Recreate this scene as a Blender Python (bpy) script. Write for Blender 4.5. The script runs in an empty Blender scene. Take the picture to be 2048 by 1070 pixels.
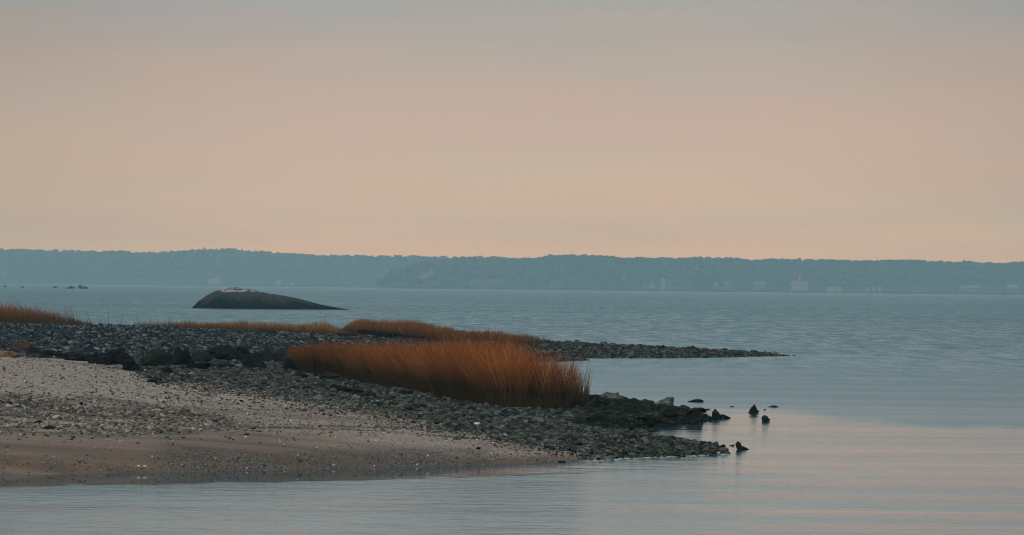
import bpy, math, random
import numpy as np
from mathutils import Vector, Matrix, noise as mnoise

# ------------------------------------------------------------------ camera, world, sun, exposure
sc = bpy.context.scene
col = sc.collection
PW, PH, F, H = 2048.0, 1070.0, 8000.0, 3.2       # photo size, focal length in its pixels, eye height above the water
PITCH = math.atan(39.0 / F)
ROLL = math.atan(22.0 / 2048.0)

cam_data = bpy.data.cameras.new('camera')
cam = bpy.data.objects.new('camera', cam_data)
col.objects.link(cam)
cam_data.sensor_width = 36.0
cam_data.lens = 36.0 * F / PW
cam_data.clip_start = 1.0
cam_data.clip_end = 30000.0
cam.location = (0, 0, H)
ROT = Matrix.Rotation(math.pi / 2 + PITCH, 4, 'X') @ Matrix.Rotation(ROLL, 4, 'Z')
cam.rotation_euler = ROT.to_euler()
sc.camera = cam

SUN_EL, SUN_ROT = math.radians(38), math.radians(215)
world = bpy.data.worlds.new('World')
sc.world = world
world.use_nodes = True
wt = world.node_tree
for n in list(wt.nodes): wt.nodes.remove(n)
def WN(t, **k):
    n = wt.nodes.new(t)
    for a, b in k.items(): setattr(n, a, b)
    return n
def wl(a, b): wt.links.new(a, b)
w_out = WN('ShaderNodeOutputWorld'); w_bg = WN('ShaderNodeBackground')
w_bg.inputs['Strength'].default_value = 1.0
w_sky = WN('ShaderNodeTexSky'); w_sky.sky_type = 'NISHITA'; w_sky.sun_disc = False
w_sky.sun_elevation = SUN_EL; w_sky.sun_rotation = SUN_ROT
tc = WN('ShaderNodeTexCoord')
nrm = WN('ShaderNodeVectorMath', operation='NORMALIZE'); wl(tc.outputs['Generated'], nrm.inputs[0])
sep = WN('ShaderNodeSeparateXYZ'); wl(nrm.outputs[0], sep.inputs[0])
mx = WN('ShaderNodeMath', operation='MAXIMUM'); wl(sep.outputs['Z'], mx.inputs[0]); mx.inputs[1].default_value = 0.0
# long flat veils of cloud: stretched noise shifts the elevation a little
mp = WN('ShaderNodeMapping'); wl(nrm.outputs[0], mp.inputs[0]); mp.inputs['Scale'].default_value = (3.0, 3.0, 34.0)
nz = WN('ShaderNodeTexNoise'); wl(mp.outputs[0], nz.inputs['Vector'])
nz.inputs['Scale'].default_value = 2.2; nz.inputs['Detail'].default_value = 4.0
pw_ = WN('ShaderNodeMath', operation='POWER'); wl(mx.outputs[0], pw_.inputs[0]); pw_.inputs[1].default_value = 0.5
nz_s = WN('ShaderNodeMath', operation='MULTIPLY_ADD'); wl(nz.outputs['Fac'], nz_s.inputs[0])
nz_s.inputs[1].default_value = 0.050; nz_s.inputs[2].default_value = -0.025
pos = WN('ShaderNodeMath', operation='ADD'); wl(pw_.outputs[0], pos.inputs[0]); wl(nz_s.outputs[0], pos.inputs[1])
ramp = WN('ShaderNodeValToRGB'); wl(pos.outputs[0], ramp.inputs[0])
def el(d): return math.sqrt(math.sin(math.radians(d)))
SKY = [(0.30, (0.95, 0.78, 0.35)), (0.62, (0.90, 0.75, 0.355)), (0.95, (0.75, 0.61, 0.36)), (1.5, (0.665, 0.53, 0.36)),
       (2.4, (0.61, 0.472, 0.36)), (3.3, (0.53, 0.432, 0.345)), (4.1, (0.405, 0.388, 0.352)), (4.5, (0.375, 0.42, 0.42)), (5.2, (0.355, 0.475, 0.50)),
       (8.0, (0.345, 0.54, 0.585)), (20.0, (0.30, 0.50, 0.58)), (80.0, (0.34, 0.51, 0.62))]
cr = ramp.color_ramp
while len(cr.elements) > 1: cr.elements.remove(cr.elements[-1])
cr.elements[0].position = el(SKY[0][0]); cr.elements[0].color = (*SKY[0][1], 1)
for d, c in SKY[1:]:
    e = cr.elements.new(min(1.0, el(d))); e.color = (*c, 1)
# patchy tint of the cloud deck, then vignette darkening painted in at both sides
nz2 = WN('ShaderNodeTexNoise'); mp2 = WN('ShaderNodeMapping'); wl(nrm.outputs[0], mp2.inputs[0])
mp2.inputs['Scale'].default_value = (6.0, 6.0, 48.0); mp2.inputs['Location'].default_value = (3.1, 0.4, 1.3)
wl(mp2.outputs[0], nz2.inputs['Vector']); nz2.inputs['Scale'].default_value = 1.6; nz2.inputs['Detail'].default_value = 3.0
mr2 = WN('ShaderNodeMapRange'); wl(nz2.outputs['Fac'], mr2.inputs[0])
mr2.inputs[1].default_value = 0.3; mr2.inputs[2].default_value = 0.7
mr2.inputs[3].default_value = 0.0; mr2.inputs[4].default_value = 1.0
tint = WN('ShaderNodeMix', data_type='RGBA'); wl(mr2.outputs[0], tint.inputs['Factor'])
tint.inputs['A'].default_value = (0.965, 1.006, 1.035, 1); tint.inputs['B'].default_value = (1.058, 0.98, 0.98, 1)
mulc = WN('ShaderNodeMix', data_type='RGBA', blend_type='MULTIPLY'); mulc.inputs['Factor'].default_value = 1.0
wl(ramp.outputs['Color'], mulc.inputs['A']); wl(tint.outputs['Result'], mulc.inputs['B'])
xa = WN('ShaderNodeMath', operation='SUBTRACT'); wl(sep.outputs['X'], xa.inputs[0]); xa.inputs[1].default_value = 0.005
xb = WN('ShaderNodeMath', operation='ABSOLUTE'); wl(xa.outputs[0], xb.inputs[0])
xm = WN('ShaderNodeMapRange', interpolation_type='SMOOTHSTEP'); wl(xb.outputs[0], xm.inputs[0])
xm.inputs[1].default_value = 0.035; xm.inputs[2].default_value = 0.19
xm.inputs[3].default_value = 1.0; xm.inputs[4].default_value = 0.78
mul2 = WN('ShaderNodeVectorMath', operation='SCALE'); wl(mulc.outputs['Result'], mul2.inputs[0]); wl(xm.outputs[0], mul2.inputs['Scale'])
sk2 = WN('ShaderNodeVectorMath', operation='SCALE'); wl(w_sky.outputs[0], sk2.inputs[0]); sk2.inputs['Scale'].default_value = 0.06
mixs = WN('ShaderNodeMix', data_type='RGBA'); mixs.inputs['Factor'].default_value = 0.05
wl(mul2.outputs[0], mixs.inputs['A']); wl(sk2.outputs[0], mixs.inputs['B'])
wl(mixs.outputs['Result'], w_bg.inputs['Color']); wl(w_bg.outputs[0], w_out.inputs['Surface'])

sun_d = bpy.data.lights.new('sun', 'SUN'); sun_d.energy = 1.4; sun_d.angle = math.radians(18); sun_d.color = (1.0, 0.80, 0.61)
sun = bpy.data.objects.new('sun', sun_d); col.objects.link(sun)
sdir = Vector((math.sin(SUN_ROT) * math.cos(SUN_EL), math.cos(SUN_ROT) * math.cos(SUN_EL), math.sin(SUN_EL)))
sun.rotation_euler = sdir.to_track_quat('Z', 'Y').to_euler()

sc.view_settings.view_transform = 'Standard'
sc.view_settings.look = 'None'
sc.view_settings.exposure = 0.0
sc.view_settings.gamma = 1.0
sc.view_settings.use_curve_mapping = False
sc.render.engine = 'CYCLES'
sc.cycles.max_bounces = 6
sc.cycles.diffuse_bounces = 2
sc.cycles.glossy_bounces = 2
sc.cycles.volume_bounces = 1
sc.cycles.use_denoising = True
sc.cycles.denoising_prefilter = 'ACCURATE'
sc.cycles.filter_width = 1.15

# ------------------------------------------------------------------ helpers
R3 = np.array(ROT.to_3x3())
EYE = np.array([0.0, 0.0, H])
def ray(px, py):
    d = R3 @ np.array([(px - PW / 2) / F, -(py - PH / 2) / F, -1.0]); return d
def G(px, py, z=0.0):                       # the place seen at a spot of the photo, at height z
    d = ray(px, py); t = (z - H) / d[2]; return EYE + d * t
def GD(px, py, D):                          # ... or at distance D
    d = ray(px, py); return EYE + d * (D / d[1])
def proj(P):
    P = np.atleast_2d(P) - EYE
    c = P @ R3
    return PW / 2 + F * c[:, 0] / -c[:, 2], PH / 2 - F * c[:, 1] / -c[:, 2]
def az(x, y): return PW / 2 + F * x / y

rng = np.random.default_rng(7)
random.seed(7)

def link_mesh(name, verts, faces, mat=None, parent=None, smooth=False, attrs=None):
    me = bpy.data.meshes.new(name)
    verts = np.asarray(verts, dtype=np.float32)
    if isinstance(faces, np.ndarray):
        n, k = faces.shape
        me.vertices.add(len(verts)); me.vertices.foreach_set('co', verts.ravel())
        me.loops.add(n * k); me.loops.foreach_set('vertex_index', faces.astype(np.int32).ravel())
        me.polygons.add(n)
        me.polygons.foreach_set('loop_start', np.arange(0, n * k, k, dtype=np.int32))
        me.polygons.foreach_set('loop_total', np.full(n, k, dtype=np.int32))
        me.update(calc_edges=True)
    else:
        me.from_pydata([tuple(v) for v in verts], [], faces)
    if smooth: me.polygons.foreach_set('use_smooth', np.ones(len(me.polygons), dtype=bool))
    for a, v in (attrs or {}).items():
        at = me.attributes.new(a, 'FLOAT', 'POINT'); at.data.foreach_set('value', np.asarray(v, dtype=np.float32))
    if mat: me.materials.append(mat)
    me.validate() if not isinstance(faces, np.ndarray) else None
    o = bpy.data.objects.new(name, me)
    col.objects.link(o)
    if parent: o.parent = parent
    return o
def tag(o, label=None, cat=None, group=None, kind=None):
    if label: o['label'] = label
    if cat: o['category'] = cat
    if group: o['group'] = group
    if kind: o['kind'] = kind
    return o

def smooth(e0, e1, x):
    t = np.clip((x - e0) / (e1 - e0), 0, 1); return t * t * (3 - 2 * t)
def vnoise(x, y, seed=0):                   # value noise on arrays, 0..1
    xi = np.floor(x).astype(np.int64); yi = np.floor(y).astype(np.int64)
    fx = x - xi; fy = y - yi; fx = fx * fx * (3 - 2 * fx); fy = fy * fy * (3 - 2 * fy)
    def h(a, b):
        n = (a * 374761393 + b * 668265263 + seed * 1442695041) & 0xffffffff
        n = ((n ^ (n >> 13)) * 1274126177) & 0xffffffff
        return ((n ^ (n >> 16)) & 0xffff) / 65535.0
    return (h(xi, yi) * (1 - fx) + h(xi + 1, yi) * fx) * (1 - fy) + (h(xi, yi + 1) * (1 - fx) + h(xi + 1, yi + 1) * fx) * fy
def fbm(x, y, seed=0, o=4):
    s = 0; a = 0.5; t = 0
    for i in range(o):
        s = s + a * vnoise(x * 2 ** i, y * 2 ** i, seed + i); t += a; a *= 0.5
    return s / t

# ------------------------------------------------------------------ materials
def new_mat(name):
    m = bpy.data.materials.new(name); m.use_nodes = True
    nt = m.node_tree
    for n in list(nt.nodes): nt.nodes.remove(n)
    out = nt.nodes.new('ShaderNodeOutputMaterial'); b = nt.nodes.new('ShaderNodeBsdfPrincipled')
    nt.links.new(b.outputs[0], out.inputs['Surface'])
    def N(t, **k):
        n = nt.nodes.new(t)
        for a, v in k.items(): setattr(n, a, v)
        return n
    return m, nt, b, N, nt.links.new
def ramp_node(N, stops, interp='LINEAR'):
    r = N('ShaderNodeValToRGB'); c = r.color_ramp; c.interpolation = interp
    while len(c.elements) > 1: c.elements.remove(c.elements[-1])
    c.elements[0].position = stops[0][0]; c.elements[0].color = (*stops[0][1], 1)
    for p, q in stops[1:]: c.elements.new(p).color = (*q, 1)
    return r

def rock_material(name, stops, scale=3.0, bump=0.03, rough=0.75, top=None, random_w=0.75, waterline=False):
    """stone: a colour of its own per stone, mottled by noise; TOP: a second, lighter colour on what faces up"""
    m, nt, b, N, L = new_mat(name)
    oi = N('ShaderNodeObjectInfo'); tcn = N('ShaderNodeTexCoord'); geo = N('ShaderNodeNewGeometry')
    n1 = N('ShaderNodeTexNoise'); L(geo.outputs['Position'], n1.inputs['Vector'])
    n1.inputs['Scale'].default_value = scale; n1.inputs['Detail'].default_value = 5
    mixf = N('ShaderNodeMix', data_type='FLOAT'); mixf.inputs['Factor'].default_value = random_w
    mr = N('ShaderNodeMapRange'); L(n1.outputs['Fac'], mr.inputs[0]); mr.inputs[1].default_value = 0.3; mr.inputs[2].default_value = 0.7
    L(mr.outputs[0], mixf.inputs[2]); L(oi.outputs['Random'], mixf.inputs[3])
    r = ramp_node(N, stops); L(mixf.outputs[0], r.inputs[0])
    colour = r.outputs['Color']
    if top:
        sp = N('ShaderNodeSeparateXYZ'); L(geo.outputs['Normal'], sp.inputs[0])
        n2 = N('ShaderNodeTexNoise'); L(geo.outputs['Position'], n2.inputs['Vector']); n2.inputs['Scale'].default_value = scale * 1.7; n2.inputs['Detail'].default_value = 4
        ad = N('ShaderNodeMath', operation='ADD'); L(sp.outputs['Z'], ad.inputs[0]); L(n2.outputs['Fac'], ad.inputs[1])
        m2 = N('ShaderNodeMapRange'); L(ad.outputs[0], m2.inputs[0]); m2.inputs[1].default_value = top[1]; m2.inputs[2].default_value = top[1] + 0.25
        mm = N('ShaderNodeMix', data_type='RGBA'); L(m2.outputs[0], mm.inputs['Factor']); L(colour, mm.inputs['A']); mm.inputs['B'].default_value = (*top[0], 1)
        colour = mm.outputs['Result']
    if waterline:                            # a dark weedy wet band just above the tide line
        sp2 = N('ShaderNodeSeparateXYZ'); L(geo.outputs['Position'], sp2.inputs[0])
        m3 = N('ShaderNodeMapRange'); L(sp2.outputs['Z'], m3.inputs[0]); m3.inputs[1].default_value = waterline; m3.inputs[2].default_value = waterline * 0.4
        mw = N('ShaderNodeMix', data_type='RGBA'); L(m3.outputs[0], mw.inputs['Factor']); L(colour, mw.inputs['A']); mw.inputs['B'].default_value = (0.012, 0.018, 0.018, 1)
        colour = mw.outputs['Result']
    L(colour, b.inputs['Base Color'])
    bp = N('ShaderNodeBump'); bp.inputs['Strength'].default_value = 0.8; bp.inputs['Distance'].default_value = bump
    n3 = N('ShaderNodeTexNoise'); L(geo.outputs['Position'], n3.inputs['Vector']); n3.inputs['Scale'].default_value = scale * 4; n3.inputs['Detail'].default_value = 4
    L(n3.outputs['Fac'], bp.inputs['Height']); L(bp.outputs[0], b.inputs['Normal'])
    b.inputs['Roughness'].default_value = rough
    b.inputs['Specular IOR Level'].default_value = 0.08
    return m

M = {}
M['cobble'] = rock_material('cobble_stone', [(0, (0.005, 0.007, 0.006)), (0.3, (0.020, 0.024, 0.021)), (0.6, (0.054, 0.058, 0.049)), (0.85, (0.110, 0.112, 0.094)), (0.96, (0.18, 0.175, 0.15)), (1.0, (0.30, 0.285, 0.25))], scale=9, bump=0.008, random_w=0.8)
M['ridge_pebble'] = rock_material('ridge_stone', [(0, (0.004, 0.006, 0.008)), (0.35, (0.014, 0.019, 0.023)), (0.65, (0.038, 0.046, 0.051)), (0.85, (0.10, 0.11, 0.112)), (1.0, (0.26, 0.26, 0.25))], scale=9, bump=0.008, random_w=0.9)
M['weed_stone'] = rock_material('weedy_stone', [(0, (0.003, 0.004, 0.004)), (0.5, (0.010, 0.014, 0.009)), (0.85, (0.026, 0.032, 0.021)), (1.0, (0.09, 0.09, 0.075))], scale=9, bump=0.01, random_w=0.8)
M['shingle'] = rock_material('shingle', [(0, (0.022, 0.021, 0.019)), (0.4, (0.075, 0.071, 0.063)), (0.75, (0.15, 0.138, 0.12)), (1.0, (0.30, 0.275, 0.24))], scale=12, bump=0.004, random_w=0.95)
M['beach_pebble'] = rock_material('beach_pebble', [(0, (0.055, 0.044, 0.036)), (0.35, (0.14, 0.112, 0.092)), (0.7, (0.24, 0.20, 0.168)), (0.9, (0.34, 0.295, 0.25)), (1.0, (0.50, 0.45, 0.40))], scale=12, bump=0.004, random_w=0.95)
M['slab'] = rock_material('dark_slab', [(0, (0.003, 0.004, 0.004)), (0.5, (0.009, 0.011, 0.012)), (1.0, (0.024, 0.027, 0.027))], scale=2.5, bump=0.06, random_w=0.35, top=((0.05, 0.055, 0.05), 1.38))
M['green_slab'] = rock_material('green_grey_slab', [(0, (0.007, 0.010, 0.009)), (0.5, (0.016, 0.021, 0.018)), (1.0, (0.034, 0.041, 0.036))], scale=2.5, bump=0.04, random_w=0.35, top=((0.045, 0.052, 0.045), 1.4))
M['brown_rock'] = rock_material('brown_rock', [(0, (0.03, 0.02, 0.014)), (0.5, (0.07, 0.05, 0.037)), (1.0, (0.14, 0.105, 0.085))], scale=4, bump=0.04, random_w=0.3, top=((0.17, 0.13, 0.11), 1.4))
M['pale_rock'] = rock_material('pale_rock', [(0, (0.06, 0.068, 0.06)), (0.5, (0.12, 0.13, 0.115)), (1.0, (0.20, 0.21, 0.19))], scale=5, bump=0.03, random_w=0.2)
M['spit_rock'] = rock_material('spit_rock', [(0, (0.006, 0.006, 0.006)), (0.5, (0.018, 0.018, 0.016)), (1.0, (0.042, 0.040, 0.036))], scale=4, bump=0.05, random_w=0.3, top=((0.085, 0.078, 0.068), 1.3), waterline=0.10)
M['shell'] = rock_material('white_shell', [(0, (0.45, 0.43, 0.40)), (1, (0.75, 0.73, 0.70))], scale=9, bump=0.004, random_w=0.5)
M['orange_weed'] = rock_material('orange_weed', [(0, (0.07, 0.035, 0.015)), (0.5, (0.17, 0.10, 0.055)), (1, (0.26, 0.22, 0.18))], scale=9, bump=0.02, random_w=0.3)
M['drift_pale'] = rock_material('bleached_wood', [(0, (0.14, 0.11, 0.09)), (1, (0.28, 0.24, 0.20))], scale=9, bump=0.006, random_w=0.3)
M['drift_dark'] = rock_material('dark_driftwood', [(0, (0.007, 0.005, 0.004)), (1, (0.028, 0.018, 0.013))], scale=5, bump=0.02, random_w=0.3)
M['red'] = rock_material('red_scrap', [(0, (0.12, 0.012, 0.012)), (1, (0.2, 0.02, 0.02))], scale=9, bump=0.004)

def island_material():
    m, nt, b, N, L = new_mat('island_rock')
    geo = N('ShaderNodeNewGeometry'); tcn = N('ShaderNodeTexCoord'); sp = N('ShaderNodeSeparateXYZ'); L(tcn.outputs['Object'], sp.inputs[0])
    n1 = N('ShaderNodeTexNoise'); L(tcn.outputs['Object'], n1.inputs['Vector']); n1.inputs['Scale'].default_value = 0.5; n1.inputs['Detail'].default_value = 8
    ms = N('ShaderNodeMath', operation='MULTIPLY_ADD'); L(n1.outputs['Fac'], ms.inputs[0]); ms.inputs[1].default_value = 2.2; L(sp.outputs['Z'], ms.inputs[2])
    mr = N('ShaderNodeMapRange'); L(ms.outputs[0], mr.inputs[0]); mr.inputs[1].default_value = 0.6; mr.inputs[2].default_value = 3.2
    r = ramp_node(N, [(0, (0.004, 0.006, 0.007)), (0.35, (0.009, 0.012, 0.013)), (0.46, (0.008, 0.011, 0.013)), (0.58, (0.026, 0.028, 0.027)), (0.75, (0.038, 0.039, 0.038)), (1, (0.055, 0.053, 0.054))])
    L(mr.outputs[0], r.inputs[0])
    # bird droppings whiten the top
    n2 = N('ShaderNodeTexNoise'); L(tcn.outputs['Object'], n2.inputs['Vector']); n2.inputs['Scale'].default_value = 1.3; n2.inputs['Detail'].default_value = 5
    zz = N('ShaderNodeMapRange'); L(sp.outputs['Z'], zz.inputs[0]); zz.inputs[1].default_value = 1.8; zz.inputs[2].default_value = 2.3; zz.inputs[3].default_value = -0.5; zz.inputs[4].default_value = 0.09
    ad = N('ShaderNodeMath', operation='ADD'); L(n2.outputs['Fac'], ad.inputs[0]); L(zz.outputs[0], ad.inputs[1])
    st = N('ShaderNodeMapRange'); L(ad.outputs[0], st.inputs[0]); st.inputs[1].default_value = 0.5; st.inputs[2].default_value = 0.6
    mm = N('ShaderNodeMix', data_type='RGBA'); L(st.outputs[0], mm.inputs['Factor']); L(r.outputs[0], mm.inputs['A']); mm.inputs['B'].default_value = (0.36, 0.34, 0.36, 1)
    L(mm.outputs['Result'], b.inputs['Base Color']); b.inputs['Roughness'].default_value = 0.9; b.inputs['Specular IOR Level'].default_value = 0.03
    bp = N('ShaderNodeBump'); bp.inputs['Distance'].default_value = 0.4; bp.inputs['Strength'].default_value = 1.0
    n3 = N('ShaderNodeTexNoise'); L(tcn.outputs['Object'], n3.inputs['Vector']); n3.inputs['Scale'].default_value = 1.1; n3.inputs['Detail'].default_value = 8
    L(n3.outputs['Fac'], bp.inputs['Height']); L(bp.outputs[0], b.inputs['Normal'])
    return m
M['island'] = island_material()

def ground_material():
    m, nt, b, N, L = new_mat('shore_ground')
    geo = N('ShaderNodeNewGeometry')
    def att(a): n = N('ShaderNodeAttribute'); n.attribute_name = a; return n.outputs['Fac']
    def noi(s, d=5, vec=None, sc3=None):
        n = N('ShaderNodeTexNoise'); n.inputs['Scale'].default_value = s; n.inputs['Detail'].default_value = d
        if sc3:
            q = N('ShaderNodeMapping'); q.inputs['Scale'].default_value = sc3; L(geo.outputs['Position'], q.inputs[0]); L(q.outputs[0], n.inputs['Vector'])
        else: L(geo.outputs['Position'], n.inputs['Vector'])
        return n.outputs['Fac']
    def mix(f, a, b2):
        n = N('ShaderNodeMix', data_type='RGBA')
        (L(f, n.inputs['Factor']) if not isinstance(f, float) else setattr(n.inputs['Factor'], 'default_value', f))
        for k, v in (('A', a), ('B', b2)):
            if isinstance(v, tuple): n.inputs[k].default_value = (*v, 1)
            else: L(v, n.inputs[k])
        return n.outputs['Result']
    def rng_(s, a, c, d=0.0, e=1.0):
        n = N('ShaderNodeMapRange'); L(s, n.inputs[0]); n.inputs[1].default_value = a; n.inputs[2].default_value = c; n.inputs[3].default_value = d; n.inputs[4].default_value = e
        return n.outputs[0]
    grain = noi(26, 3, sc3=(1, 0.35, 1)); mott = noi(2.2, 4, sc3=(0.5, 1, 1)); streak = noi(1.0, 5, sc3=(0.12, 2.2, 1))
    sand = mix(rng_(grain, 0.38, 0.62), (0.24, 0.182, 0.148), (0.52, 0.405, 0.33))
    wet = mix(rng_(streak, 0.35, 0.65), (0.165, 0.10, 0.068), (0.285, 0.185, 0.13))
    wet = mix(rng_(grain, 0.42, 0.7, 0, 0.35), wet, (0.17, 0.14, 0.12))
    c = mix(att('wet'), sand, wet)
    c = mix(att('rust'), c, mix(rng_(grain, 0.4, 0.6), (0.075, 0.045, 0.035), (0.15, 0.11, 0.085)))
    grav = mix(rng_(grain, 0.4, 0.62), (0.045, 0.04, 0.034), (0.19, 0.165, 0.14))
    c = mix(att('gravel'), c, grav)
    c = mix(att('cobble'), c, (0.012, 0.014, 0.013))  # shade in the gaps between stones, put into the ground colour
    c = mix(rng_(mott, 0.3, 0.7, 0.0, 0.30), c, mix(0.5, c, (0.06, 0.05, 0.042)))
    L(c, b.inputs['Base Color'])
    rr = N('ShaderNodeMath', operation='MULTIPLY_ADD'); L(att('wet'), rr.inputs[0]); rr.inputs[1].default_value = -0.25; rr.inputs[2].default_value = 0.9
    L(rr.outputs[0], b.inputs['Roughness']); b.inputs['Specular IOR Level'].default_value = 0.04
    bp = N('ShaderNodeBump'); bp.inputs['Distance'].default_value = 0.02; bp.inputs['Strength'].default_value = 0.7
    L(grain, bp.inputs['Height']); L(bp.outputs[0], b.inputs['Normal'])
    return m
M['ground'] = ground_material()

def sea_material():
    m, nt, b, N, L = new_mat('sea_water')
    geo = N('ShaderNodeNewGeometry')
    def att(a): n = N('ShaderNodeAttribute'); n.attribute_name = a; return n.outputs['Fac']
    def noi(s, d, sc3):
        n = N('ShaderNodeTexNoise'); n.inputs['Scale'].default_value = s; n.inputs['Detail'].default_value = d
        q = N('ShaderNodeMapping'); q.inputs['Scale'].default_value = sc3; L(geo.outputs['Position'], q.inputs[0]); L(q.outputs[0], n.inputs['Vector'])
        return n.outputs['Fac']
    def op(o, a, c, d=None):
        n = N('ShaderNodeMath', operation=o)
        for i, v in enumerate((a, c, d)):
            if v is None: continue
            if isinstance(v, (int, float)): n.inputs[i].default_value = v
            else: L(v, n.inputs[i])
        return n.outputs[0]
    streak = noi(1.0, 3, (0.045, 0.42, 1))
    streak2 = noi(1.0, 3, (0.012, 0.012, 1))
    calm = op('ADD', att('calm'), op('MULTIPLY', op('SUBTRACT', streak, 0.5), att('vary')))
    calm = op('MINIMUM', op('MAXIMUM', calm, 0.0), 1.0)
    rip = op('SUBTRACT', 1.0, calm)
    l1 = noi(1.0, 2, (1.0, 0.16, 1)); l2 = noi(1.0, 2, (3.0, 0.9, 1)); l3 = noi(1.0, 2, (0.45, 0.06, 1))
    lanes = op('ADD', op('MULTIPLY', l1, 0.85), op('ADD', op('MULTIPLY', l2, 0.75), op('MULTIPLY', l3, 0.5)))
    n1 = noi(1.0, 3, (0.30, 2.6, 1)); n2 = noi(1.0, 2, (1.6, 7.0, 1))
    nearw = op('ADD', op('MULTIPLY', n1, 0.35), op('MULTIPLY_ADD', n2, 0.2, 0.77))
    fa = att('far')
    lanes = op('MULTIPLY_ADD', lanes, 1.8, -0.85)
    lanes = op('ADD', op('MULTIPLY', lanes, fa), op('MULTIPLY', nearw, op('SUBTRACT', 1.0, fa)))
    gust = op('ADD', op('MULTIPLY_ADD', streak2, 0.5, -0.25), lanes)
    amp = op('MULTIPLY', rip, gust)
    h1 = noi(1.0, 3, (2.4, 2.2, 1))
    h2 = noi(1.0, 3, (0.16, 0.22, 1))
    hh = op('ADD', op('MULTIPLY', h1, 0.038), op('MULTIPLY', h2, 0.16))
    hh = op('MULTIPLY', hh, op('ADD', amp, 0.006))
    bp = N('ShaderNodeBump'); bp.inputs['Strength'].default_value = 1.0; bp.inputs['Distance'].default_value = 1.0
    L(hh, bp.inputs['Height']); L(bp.outputs[0], b.inputs['Normal'])
    b.inputs['Base Color'].default_value = (0.012, 0.055, 0.072, 1)
    L(op('MULTIPLY_ADD', amp, 0.30, 0.04), b.inputs['Roughness'])
    b.inputs['IOR'].default_value = 1.333
    return m
M['sea'] = sea_material()

def grass_material(name, low, high, pale):
    m, nt, b, N, L = new_mat(name)
    def att(a): n = N('ShaderNodeAttribute'); n.attribute_name = a; return n.outputs['Fac']
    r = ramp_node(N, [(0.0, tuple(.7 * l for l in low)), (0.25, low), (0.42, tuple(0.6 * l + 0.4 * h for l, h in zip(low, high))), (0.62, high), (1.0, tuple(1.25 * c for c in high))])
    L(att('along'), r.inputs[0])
    mm = N('ShaderNodeMix', data_type='RGBA'); L(r.outputs[0], mm.inputs['A']); mm.inputs['B'].default_value = (*pale, 1)
    f = N('ShaderNodeMapRange'); L(att('tone'), f.inputs[0]); f.inputs[1].default_value = 0.72; f.inputs[2].default_value = 1.0; f.inputs[4].default_value = 0.9
    ff = N('ShaderNodeMapRange'); L(att('along'), ff.inputs[0]); ff.inputs[1].default_value = 0.25; ff.inputs[2].default_value = 0.7
    fm = N('ShaderNodeMath', operation='MULTIPLY'); L(f.outputs[0], fm.inputs[0]); L(ff.outputs[0], fm.inputs[1]); L(fm.outputs[0], mm.inputs['Factor'])
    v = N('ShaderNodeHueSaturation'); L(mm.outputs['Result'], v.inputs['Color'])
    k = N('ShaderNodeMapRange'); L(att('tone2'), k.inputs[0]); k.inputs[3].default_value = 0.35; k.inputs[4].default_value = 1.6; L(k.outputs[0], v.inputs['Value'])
    L(v.outputs[0], b.inputs['Base Color']); b.inputs['Roughness'].default_value = 0.7; b.inputs['Specular IOR Level'].default_value = 0.15
    return m
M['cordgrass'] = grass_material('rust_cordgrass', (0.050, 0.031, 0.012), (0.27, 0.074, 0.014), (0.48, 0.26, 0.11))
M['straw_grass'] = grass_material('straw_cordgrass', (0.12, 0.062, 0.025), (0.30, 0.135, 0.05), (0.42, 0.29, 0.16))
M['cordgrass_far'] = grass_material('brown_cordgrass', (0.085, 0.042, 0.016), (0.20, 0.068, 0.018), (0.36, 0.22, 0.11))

def flat_mat(name, c, rough=0.9, c2=None, scale=0.05):
    m, nt, b, N, L = new_mat(name)
    geo = N('ShaderNodeNewGeometry'); n1 = N('ShaderNodeTexNoise'); L(geo.outputs['Position'], n1.inputs['Vector'])
    n1.inputs['Scale'].default_value = scale; n1.inputs['Detail'].default_value = 5
    r = ramp_node(N, [(0.35, c), (0.65, c2 or tuple(1.3 * v for v in c))]); L(n1.outputs['Fac'], r.inputs[0])
    L(r.outputs[0], b.inputs['Base Color']); b.inputs['Roughness'].default_value = rough; b.inputs['Specular IOR Level'].default_value = 0.2
    return m
M['wood_land'] = flat_mat('bare_woodland', (0.020, 0.022, 0.019), c2=(0.030, 0.031, 0.026))
M['hill'] = flat_mat('hill_ground', (0.018, 0.020, 0.017), c2=(0.028, 0.028, 0.023), scale=0.02)
M['far_sand'] = flat_mat('far_beach', (0.22, 0.19, 0.15), scale=0.1)
M['white_wall'] = flat_mat('white_wall', (0.19, 0.19, 0.185), c2=(0.25, 0.25, 0.24))
M['grey_wall'] = flat_mat('grey_wall', (0.085, 0.085, 0.083), c2=(0.13, 0.13, 0.126))
M['roof'] = flat_mat('grey_roof', (0.07, 0.07, 0.07), c2=(0.1, 0.1, 0.1))
M['pale_roof'] = flat_mat('pale_roof', (0.14, 0.14, 0.14), c2=(0.18, 0.18, 0.18))
M['far_glass'] = flat_mat('dark_window', (0.04, 0.05, 0.06), rough=0.3)
M['foam'] = flat_mat('shore_foam', (0.35, 0.36, 0.37), c2=(0.55, 0.56, 0.57), scale=6)

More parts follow.
